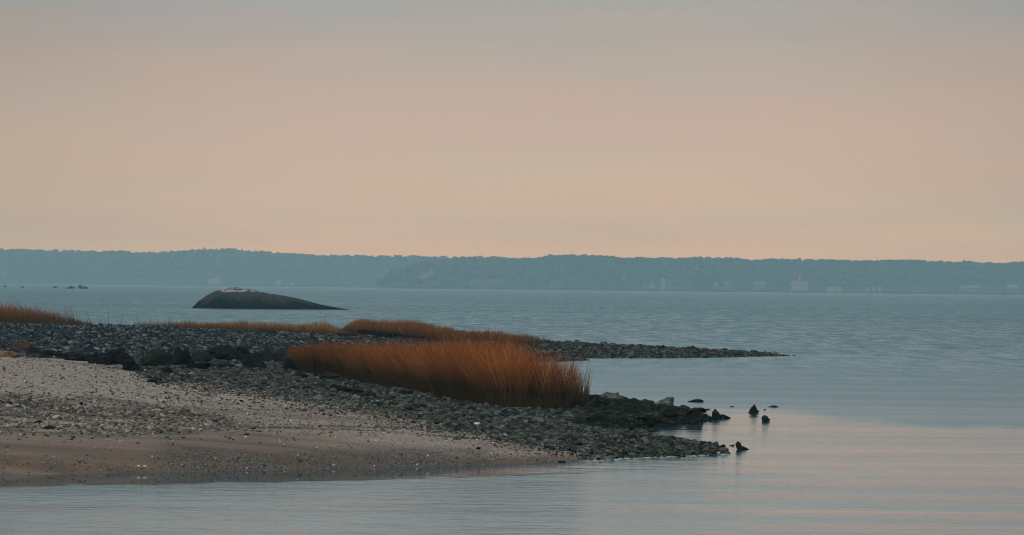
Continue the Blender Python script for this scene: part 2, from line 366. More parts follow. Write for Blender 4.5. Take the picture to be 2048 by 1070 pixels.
# ------------------------------------------------------------------ the shore: heights from surveyed points
CP = []                                     # (azimuth column, distance, height)
def cp(px, py, z):
    p = G(px, py, z); CP.append((az(p[0], p[1]), p[1], z))
def cd(px, D, z): CP.append((px, D, z))
SHORE = [(-400, 956), (-150, 953), (0, 949), (150, 947), (300, 945), (500, 941), (680, 937), (860, 933), (1000, 929), (1150, 923),
         (1225, 918), (1300, 914), (1380, 911), (1452, 908)]
_sx = np.array(SHORE, float)
for x in list(range(-400, 1180, 60)) + [1225, 1300, 1380, 1452]:
    y = float(np.interp(x, _sx[:, 0], _sx[:, 1]))
    cp(x, y, 0)
    p = G(x, y, 0)
    bz = float(np.interp(x, [0, 600, 900, 1060, 1160], [.26, .23, .19, .13, .07]))    # the steep little face the waves have cut
    if x < 1170: cd(az(p[0], p[1]), p[1] + .9, bz)
    cd(az(p[0], p[1]), p[1] - 2.5, -0.22); cd(az(p[0], p[1]), p[1] - 12, -0.8); cd(az(p[0], p[1]), p[1] - 35, -1.6)
for x in (-1500, -900, -400):
    for y, z in ((850, .53), (780, .9), (716, 1.38)): cp(x, y - x * 0.003, z)
    cd(x, 66.2, 0); cd(x, 110, 1.15); cd(x, 128, .8); cd(x, 150, .95); cd(x, 180, 1.32); cd(x, 200, .9); cd(x, 216, 0); cd(x, 240, -1)
for x, y, z in ((0, 850, .51), (0, 780, .9), (0, 712, 1.4), (150, 850, .48), (150, 780, .86), (150, 726, 1.2),
                (300, 850, .45), (300, 780, .8), (300, 747, 1.0),
                (450, 850, .4), (450, 790, .66), (450, 757, .8),
                (600, 850, .35), (600, 790, .55), (600, 765, .62), (600, 738, .68),
                (750, 850, .30), (750, 800, .44), (750, 770, .5),
                (900, 860, .24), (900, 830, .32), (900, 800, .38),
                (1030, 860, .2), (1030, 825, .3), (1030, 815, .32),
                (1150, 860, .15), (1150, 822, .25), (1150, 800, .2),
                (1230, 900, .08), (1230, 870, .12), (1230, 842, .2), (1230, 815, .28),
                (1300, 897, .10), (1400, 899, .07), (1430, 903, .04)):
    cp(x, y, z)
for x, y in ((1256, 864), (1290, 873), (1330, 881), (1400, 889), (1440, 897), (1285, 856), (1350, 848), (1404, 842), (1414, 836), (1408, 822)):
    cp(x, y, 0)

for x, y in ((1275, 864), (1300, 864), (1330, 864), (1360, 860), (1360, 872), (1395, 864), (1430, 875)): cp(x, y, -.10)
cd(1360, 87.5, -.1); cd(1400, 88, -.2); cd(1480, 86, -.5); cd(1500, 95, -.6); cd(1310, 86.6, -.02)
for x, y, z in ((1300, 838, .18), (1300, 808, .34), (1360, 836, .14), (1360, 818, .24), (1395, 828, .15), (1245, 800, .3), (1190, 798, .24)): cp(x, y, z)
cd(1245, 111, 0); cd(1190, 116, 0); cd(1300, 103, 0); cd(1360, 101, 0); cd(1150, 119, 0); cd(1090, 124, 0); cd(1050, 131, 0)
cd(1300, 112, -.4); cd(1190, 128, -.4); cd(1120, 140, -.3); cd(1250, 150, -1); cd(1450, 110, -.9); cd(1600, 100, -1.2)
cd(1150, 165, -.3); cd(1020, 150, -.02); cd(1010, 168, .02)
# behind the first crest on the left: a trough, then the ridge of stones
for x, Dt, zt, D1, z1, D2, z2, D3 in ((0, 122, .9, 145, .93, 179, 1.3, 216), (150, 122, .85, 143, .9, 182, 1.25, 216), (300, 118, .72, 140, .82, 189, 1.12, 217),
                                      (450, 118, .66, 142, .78, 187, 1.05, 214), (600, 130, .62, 150, .72, 184, .98, 211), (750, 138, .5, 160, .6, 188, .9, 211), (900, 142, .32, 172, .52, 193, .8, 211)):
    cd(x, Dt, zt); cd(x, D1, z1); cd(x, D2, z2); cd(x, (D2 + D3) / 2, z2 * .55); cd(x, D3, 0); cd(x, D3 + 12, -.8); cd(x, D3 + 60, -2)
cd(900, 108, .4); cd(900, 120, .38); cd(750, 118, .5); cd(1030, 112, .3)
for x, y0, y1, z1 in ((1080, 716.5, 686, .5), (1150, 716, 687, .44), (1225, 716, 691, .40), (1300, 716, 696, .33), (1375, 715.5, 700, .26), (1450, 714.5, 705, .17), (1520, 712.5, 708, .08)):
    cp(x, y0, 0); cp(x, y1, z1); p = G(x, y1, z1); cd(x, p[1] + 8, 0); cd(x, p[1] + 20, -.6)
    q = G(x, y0, 0); cd(x, q[1] - 12, -.3)
cd(1600, 193, -.12); cd(1700, 190, -.8); cd(2000, 150, -2); cd(2000, 90, -2); cd(1700, 80, -1.4); cd(2000, 230, -2.5)
CP = np.array(CP)
def warp(a, D): return np.stack([np.asarray(a) / 260.0, np.asarray(D) / 5.0], -1)
_C = warp(CP[:, 0], CP[:, 1])
_K = np.linalg.norm(_C[:, None] - _C[None], axis=-1)
_w = np.linalg.solve(_K + np.eye(len(CP)) * -1e-3, CP[:, 2])
def zt(x, y):                               # ground height at a place
    x = np.atleast_1d(np.asarray(x, float)); y = np.atleast_1d(np.asarray(y, float))
    out = np.empty(len(x)); q = warp(az(x, y), y)
    for i in range(0, len(x), 20000):
        out[i:i + 20000] = np.linalg.norm(q[i:i + 20000, None] - _C[None], axis=-1) @ _w
    land = smooth(-0.05, 0.25, out)
    out = out + land * ((fbm(x / 3.0, y / 4.0, 3) - .5) * 0.07 + (fbm(x / .7, y / .9, 11, 2) - .5) * 0.02)
    return out
def zg(x, y): return float(zt(x, y)[0])
def on_ground(px, py):                      # first ground hit along a sight line
    d = ray(px, py); ys = np.concatenate([np.arange(58, 125, .12), np.arange(125, 225, .3)])
    P = EYE[None] + d[None] * (ys / d[1])[:, None]
    z = np.maximum(zt(P[:, 0], P[:, 1]), 0.0)
    k = np.argmax(P[:, 2] <= z)
    return P[k] * [1, 1, 0] + [0, 0, z[k]] if P[k][2] <= z[k] else P[-1]

rows = []; D = 28.0
while D < 300:
    rows.append(D); D += max(0.14, 0.0035 * D) if 62 < D < 215 else 2.5
rows = np.array(rows); NA = 560
ua = np.linspace(-0.30, 0.115, NA)
Y, U = np.meshgrid(rows, ua, indexing='ij'); X = U * Y
z = zt(X.ravel(), Y.ravel())
pxs, pys = proj(np.stack([X.ravel(), Y.ravel(), np.maximum(z, 0)], -1))
Dv = Y.ravel(); xv = X.ravel()
def nb(s, sx, sy): return fbm(xv / sx, Dv / sy, s)
# zones of the beach (ground type per spot; cobble also paints the shade between stones)
edge = np.interp(pxs, [-400, 0, 150, 260, 330, 430, 600, 700, 900, 1050, 1150, 1220, 1280, 1500], [684, 690, 712, 736, 752, 760, 780, 796, 841, 869, 895, 911, 926, 930])
e2 = pys - edge + (nb(21, 1.5, 2.0) - .5) * 30
near = Dv < 135
cobble = np.where(near, 1 - smooth(-18, 16, e2), 1.0)
gtop = np.interp(pxs, [-400, 0, 200, 450, 520], [788, 795, 800, 830, 838]); gbot = np.interp(pxs, [-400, 0, 200, 450, 520], [856, 858, 870, 862, 850])
gj = (nb(31, 1.2, 1.6) - .5) * 36
gravel = smooth(-12, 10, pys + gj - gtop) * (1 - smooth(-8, 8, pys + gj - gbot)) * (1 - smooth(380, 560, pxs)) * near
gravel = gravel * smooth(0.25, 0.55, nb(33, 1.4, 1.4))
gravel = np.maximum(gravel, 0.7 * smooth(905, 925, pys + gj * .4 + (pxs) * .02) * smooth(0.35, 0.6, nb(35, .9, .8)) * near)
wtop = np.interp(pxs, [-400, 0, 300, 500, 700, 900, 1200], [852, 858, 872, 850, 880, 895, 915])
wet = smooth(-34, 34, pys - wtop + (nb(41, 2.0, 1.2) - .5) * 50) * near
wet = np.maximum(wet, 0.75 * smooth(.52, .66, nb(43, 5, 1.6)) * smooth(760, 800, pys) * near)
rust = smooth(.5, .7, nb(51, 3.0, 1.5)) * smooth(250, 400, pxs) * (1 - smooth(1050, 1150, pxs)) * smooth(800, 840, pys) * near
rust = np.maximum(rust, smooth(905, 925, pys + 12 * (nb(52, 2, 1) - .5)) * smooth(150, 450, pxs) * .7 * near)
idx = np.arange(len(rows) * NA).reshape(len(rows), NA)
fc = np.stack([idx[:-1, :-1], idx[:-1, 1:], idx[1:, 1:], idx[1:, :-1]], -1).reshape(-1, 4)
hard = (z[fc] > -2.6).any(1)
g = link_mesh('beach_ground', np.stack([xv, Dv, z], -1), fc[hard], M['ground'], smooth=True,
              attrs={'cobble': cobble, 'gravel': gravel, 'wet': wet, 'rust': rust})
tag(g, 'sandy and stony shore with two low stony spits running out to the right', kind='structure')

# ------------------------------------------------------------------ the sea
rows = np.concatenate([np.array([-60., -20, 10, 30]), np.geomspace(45, 260, 520), np.geomspace(266, 6700, 120)])
NA = 420; ua = np.linspace(-1, 1, NA)
Y, U = np.meshgrid(rows, ua, indexing='ij'); X = U * (45 + 0.36 * np.maximum(Y, 0))
xv = X.ravel(); Dv = Y.ravel()
vis = Dv > 30
px_, py_ = proj(np.stack([xv, np.where(vis, Dv, 31.), np.zeros_like(xv)], -1))
sh = np.interp(px_, [a for a, b in SHORE], [b for a, b in SHORE])
calm = np.interp(py_, [575, 620, 700, 760, 800, 960, 1070], [0, .08, .26, .38, .46, .70, .75])
yb = 790 + smooth(1500, 2048, px_) * 34 + (fbm(px_ / 90., py_ / 9., 5) - .5) * 26
pool = (1 - smooth(900, 985, py_)) * smooth(0, 46, py_ - yb) * smooth(1150, 1330, px_ + (py_ - 800) * .3) * np.interp(px_, [1250, 1500, 2048], [.84, .81, .78])
pool = np.maximum(pool, smooth(850, 925, py_) * smooth(300, 1650, px_ + (fbm(px_ / 160., py_ / 5., 15) - .5) * 500) * .82)
pool = pool + .05 * smooth(-14, 0, py_ - 824) * (1 - smooth(10, 40, py_ - 824)) * smooth(1330, 1420, px_) * (1 - smooth(1600, 1750, px_))
pool = pool + .06 * smooth(893, 905, py_) * (1 - smooth(940, 965, py_)) * smooth(1300, 1500, px_)
calm = np.maximum(calm, pool)
calm = np.maximum(calm, smooth(1046, 1066, py_) * .72)
strip = (1 - smooth(22, 27, py_ - sh + (fbm(px_ / 14., py_ / 3., 6) - .5) * 7)) * (py_ > 880) * (px_ < 1460)
calm = np.maximum(calm, strip * np.interp(px_, [850, 1050, 1200], [1.0, .90, .80]))
vary = np.where((strip > .5) & (px_ < 1150), .0, .42) * (1 - smooth(150, 600, Dv) * .5)
vary = vary * (1 - .85 * smooth(945, 965, py_) * (1 - smooth(900, 1500, px_)))
far = smooth(105, 230, Dv)
idx = np.arange(len(rows) * NA).reshape(len(rows), NA)
fc = np.stack([idx[:-1, :-1], idx[:-1, 1:], idx[1:, 1:], idx[1:, :-1]], -1).reshape(-1, 4)
s = link_mesh('sea', np.stack([xv, Dv, 0 * xv], -1), fc, M['sea'], smooth=True, attrs={'calm': calm, 'vary': vary, 'far': far})
tag(s, 'blue grey rippled sea with a calm pinkish patch at the right', kind='structure')

# ------------------------------------------------------------------ far shore: hills, woods, houses
def ridge(name, prof, D0, depth, label, seed, x0, x1):
    pts = np.array(prof, float); xs = np.arange(x0, x1, 9.0)
    pxc = az(xs, np.full_like(xs, D0))
    yt = np.interp(pxc, pts[:, 0], pts[:, 1])
    hyz = PH / 2 + F * math.tan(PITCH) + (pxc - PW / 2) * math.tan(ROLL)
    top = (hyz - yt) / F * (D0 + depth * .6) + H - 5.5
    t = np.linspace(0, 1, 26)
    sh_ = np.interp(t, [0, .03, .15, .35, .6, .8, 1], [-.06, .03, .35, .75, 1.0, .8, .3])
    ZZ = np.outer(sh_, np.maximum(top, 0.0)); YY = D0 + np.outer(t, np.full_like(xs, depth)); XX = np.outer(np.ones_like(t), xs)
    XX = XX * YY / D0
    ZZ = ZZ + (fbm(XX.ravel() / 90, YY.ravel() / 90, seed) - .5).reshape(ZZ.shape) * 9 * np.minimum(ZZ / 12, 1).clip(0)
    n = len(xs); idx = np.arange(len(t) * n).reshape(len(t), n)
    fc = np.stack([idx[:-1, :-1], idx[:-1, 1:], idx[1:, 1:], idx[1:, :-1]], -1).reshape(-1, 4)
    o = link_mesh(name, np.stack([XX.ravel(), YY.ravel(), ZZ.ravel()], -1), fc, M['hill'], smooth=True)
    tag(o, label, kind='structure')
    return XX, YY, ZZ
FAR = [(-2600, 500), (-600, 497), (0, 494), (60, 495), (150, 498), (280, 500), (340, 497), (400, 495), (470, 498), (560, 502), (640, 505), (760, 505), (870, 508), (960, 511), (1300, 518), (1700, 524), (2100, 528), (4500, 530)]
NEAR = [(-2600, 620), (740, 600), (762, 560), (790, 536), (850, 522), (930, 512), (1000, 511), (1150, 508), (1230, 509), (1400, 511), (1560, 514), (1700, 516), (1850, 518), (2048, 519), (2600, 520), (4500, 524)]
rA = ridge('hills', FAR, 6150, 420, 'low blue far ridge behind the left half of the water', 5, -2300, 2300)
rB = ridge('hills', NEAR, 5050, 420, 'nearer wooded headland filling the right two thirds of the far shore', 9, -190, 2000)

ico_v = []
def icosphere(sub):
    t = (1 + 5 ** .5) / 2
    v = [(-1, t, 0), (1, t, 0), (-1, -t, 0), (1, -t, 0), (0, -1, t), (0, 1, t), (0, -1, -t), (0, 1, -t), (t, 0, -1), (t, 0, 1), (-t, 0, -1), (-t, 0, 1)]
    f = [(0, 11, 5), (0, 5, 1), (0, 1, 7), (0, 7, 10), (0, 10, 11), (1, 5, 9), (5, 11, 4), (11, 10, 2), (10, 7, 6), (7, 1, 8), (3, 9, 4), (3, 4, 2), (3, 2, 6), (3, 6, 8), (3, 8, 9), (4, 9, 5), (2, 4, 11), (6, 2, 10), (8, 6, 7), (9, 8, 1)]
    v = [np.array(p, float) / np.linalg.norm(p) for p in v]
    for _ in range(sub):
        cache = {}; nf = []
        def mid(a, b):
            k = (min(a, b), max(a, b))
            if k not in cache:
                p = v[a] + v[b]; v.append(p / np.linalg.norm(p)); cache[k] = len(v) - 1
            return cache[k]
        for a, b, c in f:
            ab, bc, ca = mid(a, b), mid(b, c), mid(c, a)
            nf += [(a, ab, ca), (b, bc, ab), (c, ca, bc), (ab, bc, ca)]
        f = nf
    return np.array(v), np.array(f)
ICO0 = icosphere(0); ICO1 = icosphere(1); ICO2 = icosphere(2); ICO3 = icosphere(3)

def far_wood(name, R, n, seed, label, back=.62):
    r = np.random.default_rng(seed); XX, YY, ZZ = R
    # most crowns on the sky line, the rest over the slope
    ti = np.where(r.random(n) < .45, r.integers(13, 17, n), r.integers(3, 17, n)); xi = r.integers(0, XX.shape[1], n)
    cx = XX[ti, xi] + r.uniform(-6, 6, n); cy = YY[ti, xi] + r.uniform(-8, 8, n); cz = ZZ[ti, xi]
    keep = cz > 6; hm_ = .35 + 1.3 * fbm(cx / 55., cy / 400., seed + 1, 3); cx, cy, cz = cx[keep], cy[keep], cz[keep]; n = len(cx)
    rad = r.uniform(1.6, 5.0, n) ; hgt = r.uniform(1.2, 2.9, n) * hm_[keep] * np.where(r.random(n) < .03, 1.5, 1)
    V, Fq = ICO0
    j = 1 + r.uniform(-.22, .22, (n, len(V)))
    P = V[None] * j[..., None] * np.stack([rad, rad, hgt], -1)[:, None]
    P = P + np.stack([cx, cy, cz + hgt * .3], -1)[:, None]
    Fa = Fq[None] + (np.arange(n) * len(V))[:, None, None]
    o = link_mesh(name, P.reshape(-1, 3), Fa.reshape(-1, 3), M['wood_land'])
    tag(o, label, 'woodland', kind='stuff')
far_wood('distant_woodland', rA, 9000, 61, 'bare woodland covering the far blue ridge on the left')
far_wood('distant_woodland', rB, 10000, 62, 'bare woodland covering the nearer headland on the right')
# a strip of low beach where the houses stand
xs = np.linspace(-2100, 2100, 240)
V = []
for k, (dy, zz) in enumerate(((0, -.3), (10, .6), (40, 1.4), (75, 3.0))):
    for xx in xs:
        V.append((xx, 4985 + dy + (0 if xx > -150 else 1120) + 18 * math.sin(xx * .011), zz))
fc = [(k * 240 + i, k * 240 + i + 1, (k + 1) * 240 + i + 1, (k + 1) * 240 + i) for k in range(3) for i in range(239)]
o = link_mesh('far_beach', V, fc, M['hill']); tag(o, 'low far shore where the houses stand', kind='structure')

def shore_trees():
    r = np.random.default_rng(88); n = 900; cx = r.uniform(-640, 660, n); near_ = cx > -150
    cy = np.where(near_, 4966, 6080) + r.uniform(-3, 3, n); hgt = r.uniform(.8, 2.6, n) * (.4 + 1.2 * fbm(cx / 22., cx * 0 + 3, 5)); rad = r.uniform(1.2, 3.4, n)
    V, Fq = ICO0; P = V[None] * (1 + r.uniform(-.25, .25, (n, len(V))))[..., None] * np.stack([rad, rad, hgt], -1)[:, None]
    P = P + np.stack([cx, cy, .2 + hgt * .4], -1)[:, None]; Fa = Fq[None] + (np.arange(n) * len(V))[:, None, None]
    tag(link_mesh('shore_bushes', P.reshape(-1, 3), Fa.reshape(-1, 3), M['wood_land']), 'low dark bushes along the far waterline in front of the houses', 'bushes', kind='stuff')
shore_trees()
def boxv(x0, x1, y0, y1, z0, z1):
    v = [(x0, y0, z0), (x1, y0, z0), (x1, y1, z0), (x0, y1, z0), (x0, y0, z1), (x1, y0, z1), (x1, y1, z1), (x0, y1, z1)]
    f = [(0, 1, 5, 4), (1, 2, 6, 5), (2, 3, 7, 6), (3, 0, 4, 7), (4, 5, 6, 7), (3, 2, 1, 0)]
    return v, f
def house(px, pyb, w, h, label, D=4975, wall='white_wall', roof='gable', name='house', pale=False, windows=0, cupola=False, cat='house'):
    s = D / F; p = GD(px, pyb, D); wm, hm = w * s, h * s; d = max(6.0, min(14.0, wm * .7))
    r = bpy.data.objects.new(name, None); col.objects.link(r); r.location = (p[0], p[1], p[2]); tag(r, label, cat)
    wh = hm * (.68 if roof == 'gable' else .93)
    v, f = boxv(-wm / 2, wm / 2, 0, d, -4.0, wh); link_mesh('wall', v, f, M[wall], r)
    if roof == 'gable':
        e = .5
        v = [(-wm / 2 - e, -e, wh), (wm / 2 + e, -e, wh), (wm / 2 + e, d + e, wh), (-wm / 2 - e, d + e, wh), (-wm / 2 * .8, d / 2, hm), (wm / 2 * .8, d / 2, hm)]
        f = [(0, 1, 5, 4), (2, 3, 4, 5), (1, 2, 5), (3, 0, 4), (3, 2, 1, 0)]
    else:
        v, f = boxv(-wm / 2 - .4, wm / 2 + .4, -.4, d + .4, wh + .003, hm)
    ro = link_mesh('roof', v, f, M['pale_roof' if pale else 'roof'], r)
    if cupola:
        v, f = boxv(-1.6, 1.6, d / 2 - 1.6, d / 2 + 1.6, hm - 1, hm + 3); link_mesh('cupola', v, f, M['white_wall'], r)
        v = [(-2, d / 2 - 2, hm + 3), (2, d / 2 - 2, hm + 3), (2, d / 2 + 2, hm + 3), (-2, d / 2 + 2, hm + 3), (0, d / 2, hm + 8)]
        link_mesh('cupola_roof', v, [(0, 1, 4), (1, 2, 4), (2, 3, 4), (3, 0, 4), (3, 2, 1, 0)], M['white_wall'], r)
    for k in range(windows):
        cx = -wm / 2 + wm * (k + .5) / windows; ww = min(1.4, wm / windows * .3)
        v, f = boxv(cx - ww, cx + ww, -.12, -.02, wh * .35, wh * .7); link_mesh('window', v, f, M['far_glass'], r)
    return r
house(429, 566, 24, 10, 'pale house on the far shore straight above the island rock', D=6090, pale=True)
house(557, 569, 10, 11, 'narrow pale house on the far shore, left one above the island rock tail', D=6090)
house(584, 570, 9, 8, 'tiny pale house on the far shore, right one above the island rock tail', D=6090)
house(8, 548, 9, 8, 'tiny pale house on the slope at the far left edge', D=6130, wall='grey_wall')
house(842, 556, 14, 6, 'lowest of the three white houses stepping up the left slope of the headland', D=5120)
house(852, 550, 12, 7, 'middle of the three white houses stepping up the left slope of the headland', D=5125)
house(862, 547, 7, 9, 'topmost of the three white houses stepping up the left slope of the headland', D=5130)
house(977, 575, 78, 16, 'long pale flat-roofed building on the far shore', roof='flat', wall='grey_wall', name='building', pale=True, cat='building')
house(1030, 546, 18, 5, 'thin pale house high on the slope above the long flat building', D=5140, wall='grey_wall')
house(1052, 556, 11, 9, 'small pale gabled house on the slope right of the long flat building', D=5130, wall='grey_wall')
house(1096, 548, 10, 7, 'small pale house high on the slope at the middle of the far shore', D=5140, wall='grey_wall')
house(1112, 575, 22, 15, 'wide grey house by the water at the middle of the far shore', wall='grey_wall')
house(1165, 560, 10, 7, 'small pale house on the slope, right of the middle of the far shore', D=5120, wall='grey_wall')
house(1225, 563, 9, 7, 'small pale box of a house halfway up the slope left of the white tower', D=5110, wall='grey_wall')
house(1248, 563, 6, 11, 'narrow pale upright house halfway up the slope left of the white tower', D=5110, pale=True, wall='grey_wall')
house(1292, 578, 16, 12, 'grey gabled house by the water left of the white tower', wall='grey_wall')
house(1305, 578, 10, 16, 'pale house by the water touching the white tower on its left')
house(1326, 579, 9, 22, 'tall white tower-like house on the far shore', name='house', pale=True)
house(1337, 579, 13, 15, 'grey house just right of the tall white tower-like house', wall='grey_wall')
house(1350, 562, 10, 7, 'small pale house up the slope right of the tall white tower-like house', D=5110, wall='grey_wall')
house(1432, 580, 10, 14, 'pale upright house by the water, left one of a loose pair', wall='grey_wall', pale=True)
house(1455, 580, 12, 17, 'pale tall house by the water, right one of a loose pair', wall='grey_wall', pale=True)
house(1520, 581, 24, 18, 'broad pale grey house left of the big white building with a cupola', wall='grey_wall', pale=True)
house(1600, 582, 33, 21, 'big white building with a pointed cupola on the far shore', windows=0, cupola=True, name='building', pale=True, cat='building')
house(1670, 579, 29, 6, 'long low white shed by the water', roof='flat', wall='white_wall', pale=True, name='shed', cat='shed')
house(1735, 580, 7, 7, 'small white hut at the left of the three white huts', roof='gable', pale=True, name='hut', cat='hut')
house(1748, 582, 4, 10, 'narrow white hut, middle of the three white huts', roof='flat', pale=True, name='hut', cat='hut')
house(1759, 582, 5, 10, 'narrow white hut, rightmost of the three white huts', roof='flat', pale=True, name='hut', cat='hut')
house(1842, 585, 30, 14, 'faint grey house by the water between the huts and the wide right house', wall='grey_wall')
house(1942, 588, 44, 18, 'wide grey house with pale ends near the right edge of the far shore', wall='grey_wall', pale=True)
house(1973, 588, 4, 19, 'thin pale tower near the right edge of the far shore', roof='flat', wall='grey_wall', pale=True, name='tower', cat='tower')
house(2025, 589, 22, 20, 'pale house at the right end of the far shore', wall='grey_wall', pale=True)

# ------------------------------------------------------------------ stones
def rock_shape(seed, base=ICO2, cuts=11, rough=.05, flat=False):
    r = np.random.default_rng(seed); V, Fq = base
    nn = r.normal(size=(cuts, 3)); nn /= np.linalg.norm(nn, axis=1)[:, None]; dd = r.uniform(.42, .92, cuts)
    t = (V @ nn.T); t = np.where(t > .05, dd[None] / np.maximum(t, .05), 9).min(1); t = np.minimum(t, 1.0)
    P = V * t[:, None]
    for k in range(len(P)):
        q = Vector(V[k] * 2.2) + Vector((seed * 3.1, 0, 0))
        P[k] *= 1 + rough * 2 * mnoise.noise(q) + rough * mnoise.noise(q * 2.7)
    lo, hi = P.min(0), P.max(0)
    return (P - (lo + hi) / 2) / (hi - lo), Fq
def rock_mesh(name, P, Fq, mat, smooth_=False):
    me = bpy.data.meshes.new(name); me.from_pydata([tuple(p) for p in P], [], [tuple(int(i) for i in f) for f in Fq]); me.materials.append(mat)
    if smooth_: me.polygons.foreach_set('use_smooth', [True] * len(me.polygons))
    return me

def rock(px, pyb, w, h, mat, label, name='boulder', cat='boulder', seed=0, depth=None, sink=.25, outline=None, D=None, turn=0.0, tilt=0.0, cuts=9, rough=.06, onwater=False):
    """a boulder w by h photo pixels with its foot at (px, pyb); OUTLINE: fractional heights of its top from left to right"""
    p = GD(px, pyb, D) if D else (G(px, pyb, 0) if onwater else on_ground(px, pyb))
    s = p[1] / F; W, Hh = w * s, h * s; Dp = depth or W * .7
    P, Fq = rock_shape(seed + 100, ICO3, cuts, rough)
    P = P.copy(); P[:, 2] += .5                                   # 0..1
    P[:, 2] = P[:, 2] * (1 + sink) - sink
    if outline:
        ox = np.linspace(-.5, .5, len(outline)); k = np.interp(P[:, 0], ox, outline)
        half = np.sqrt(np.maximum(0, 1 - (2 * P[:, 0]) ** 2)) * .5 + .12
        cap = np.clip(P[:, 2] / np.maximum(half + .42, .2), -1, 1)
        P[:, 2] = np.where(P[:, 2] > 0, cap * k, P[:, 2])
    P = P * [W, Dp, Hh]
    if turn or tilt:
        R = np.array(Matrix.Rotation(turn, 3, 'Z') @ Matrix.Rotation(tilt, 3, 'Y')); P = P @ R.T
    o = link_mesh(name, P, [tuple(int(i) for i in f) for f in Fq], M[mat])
    zb = 0.0 if onwater else p[2]
    if D: zb = p[2]
    o.location = (p[0], p[1] + Dp * .45, zb)
    tag(o, label, cat); return o

# the big whale-backed rock out in the water
def island():
    prof = [(384, 617), (390, 611), (397, 604), (405, 598), (415, 590), (428, 584), (436, 580), (448, 577), (460, 575), (472, 574), (484, 576), (500, 579), (520, 584), (545, 588),
            (575, 593), (600, 598), (625, 604), (645, 610), (665, 613), (680, 616), (696, 618.3)]
    D = 522.0; s = D / F; c = GD(540, 618, D); n = 150; m = 56
    pr = np.array(prof, float); xs = np.linspace(384, 696, n)
    base = np.interp(xs, [384, 696], [616.6, 619.4]); top = np.maximum(base - np.interp(xs, pr[:, 0], pr[:, 1]), .2) * s
    V = []
    for i, x in enumerate(xs):
        wx = (x - 540) * s; u = (x - 384) / 312.0; dep = 5.5 * max(.05, math.sin(math.pi * min(1, u * 1.08 + .02) if u < .93 else math.pi * .02 + .1)) ** .6
        for j in range(m):
            a = math.pi * j / (m - 1); cy = -math.cos(a) * dep; cz = math.sin(a) ** .62
            q = Vector((wx * .5, cy * .5, cz * 1.2))
            nn = (abs(mnoise.noise(q * .8)) * 2 - .5) * .34 + mnoise.noise(q * 2.6 + Vector((7, 0, 0))) * .16 + mnoise.noise(q * 6) * .06
            low = .9 - .35 * u
            z_ = top[i] * cz
            V.append((wx + nn * .5, cy + (nn * 2.4 if 3 < j < m - 4 else 0) + (1 - cz) * 0, z_ * (1 + nn * .8 * (1 - cz) + nn * .12) + (-0.6 if j in (0, m - 1) else 0)))
    Fq = [(i * m + j, (i + 1) * m + j, (i + 1) * m + j + 1, i * m + j + 1) for i in range(n - 1) for j in range(m - 1)]
    o = link_mesh('island_boulder', V, Fq, M['island'], smooth=True); o.location = (c[0], D, 0)
    tag(o, 'huge dark whale-backed rock in the open water, whitened on top by birds', 'boulder')
island()

# low rocks far out at the left, just short of the far shore
for i, (x, yb, w, h, lab, out) in enumerate((
        (142, 576.5, 24, 6.5, 'low dark far rock with one small peak, leftmost of the dark row of three', (.15, .3, .4, 1, .5, .3, .1)),
        (160, 576.5, 10, 8.0, 'stubby upright far rock, middle of the dark row of three', (.3, .9, 1, .8, .2)),
        (170, 576.8, 12, 7.0, 'small far rock with a thin point, rightmost of the dark row of three', (.4, 1, .5, .6, .3)),
        (110, 575.5, 11, 3.0, 'flat dark far rock left of the row of three', (.5, 1, 1, .5)),
        (44, 575, 7, 3.5, 'tiny far rock breaking the water, second from the left edge', (.3, .9, 1, .3)),
        (9, 573.5, 6, 4.0, 'tiny far rock breaking the water, nearest the left edge', (.5, 1, .5)))):
    rock(x, yb, w, h * .95, 'slab', lab, name='reef_rock', cat='rock', seed=300 + i, D=2000, outline=out, depth=3.0)

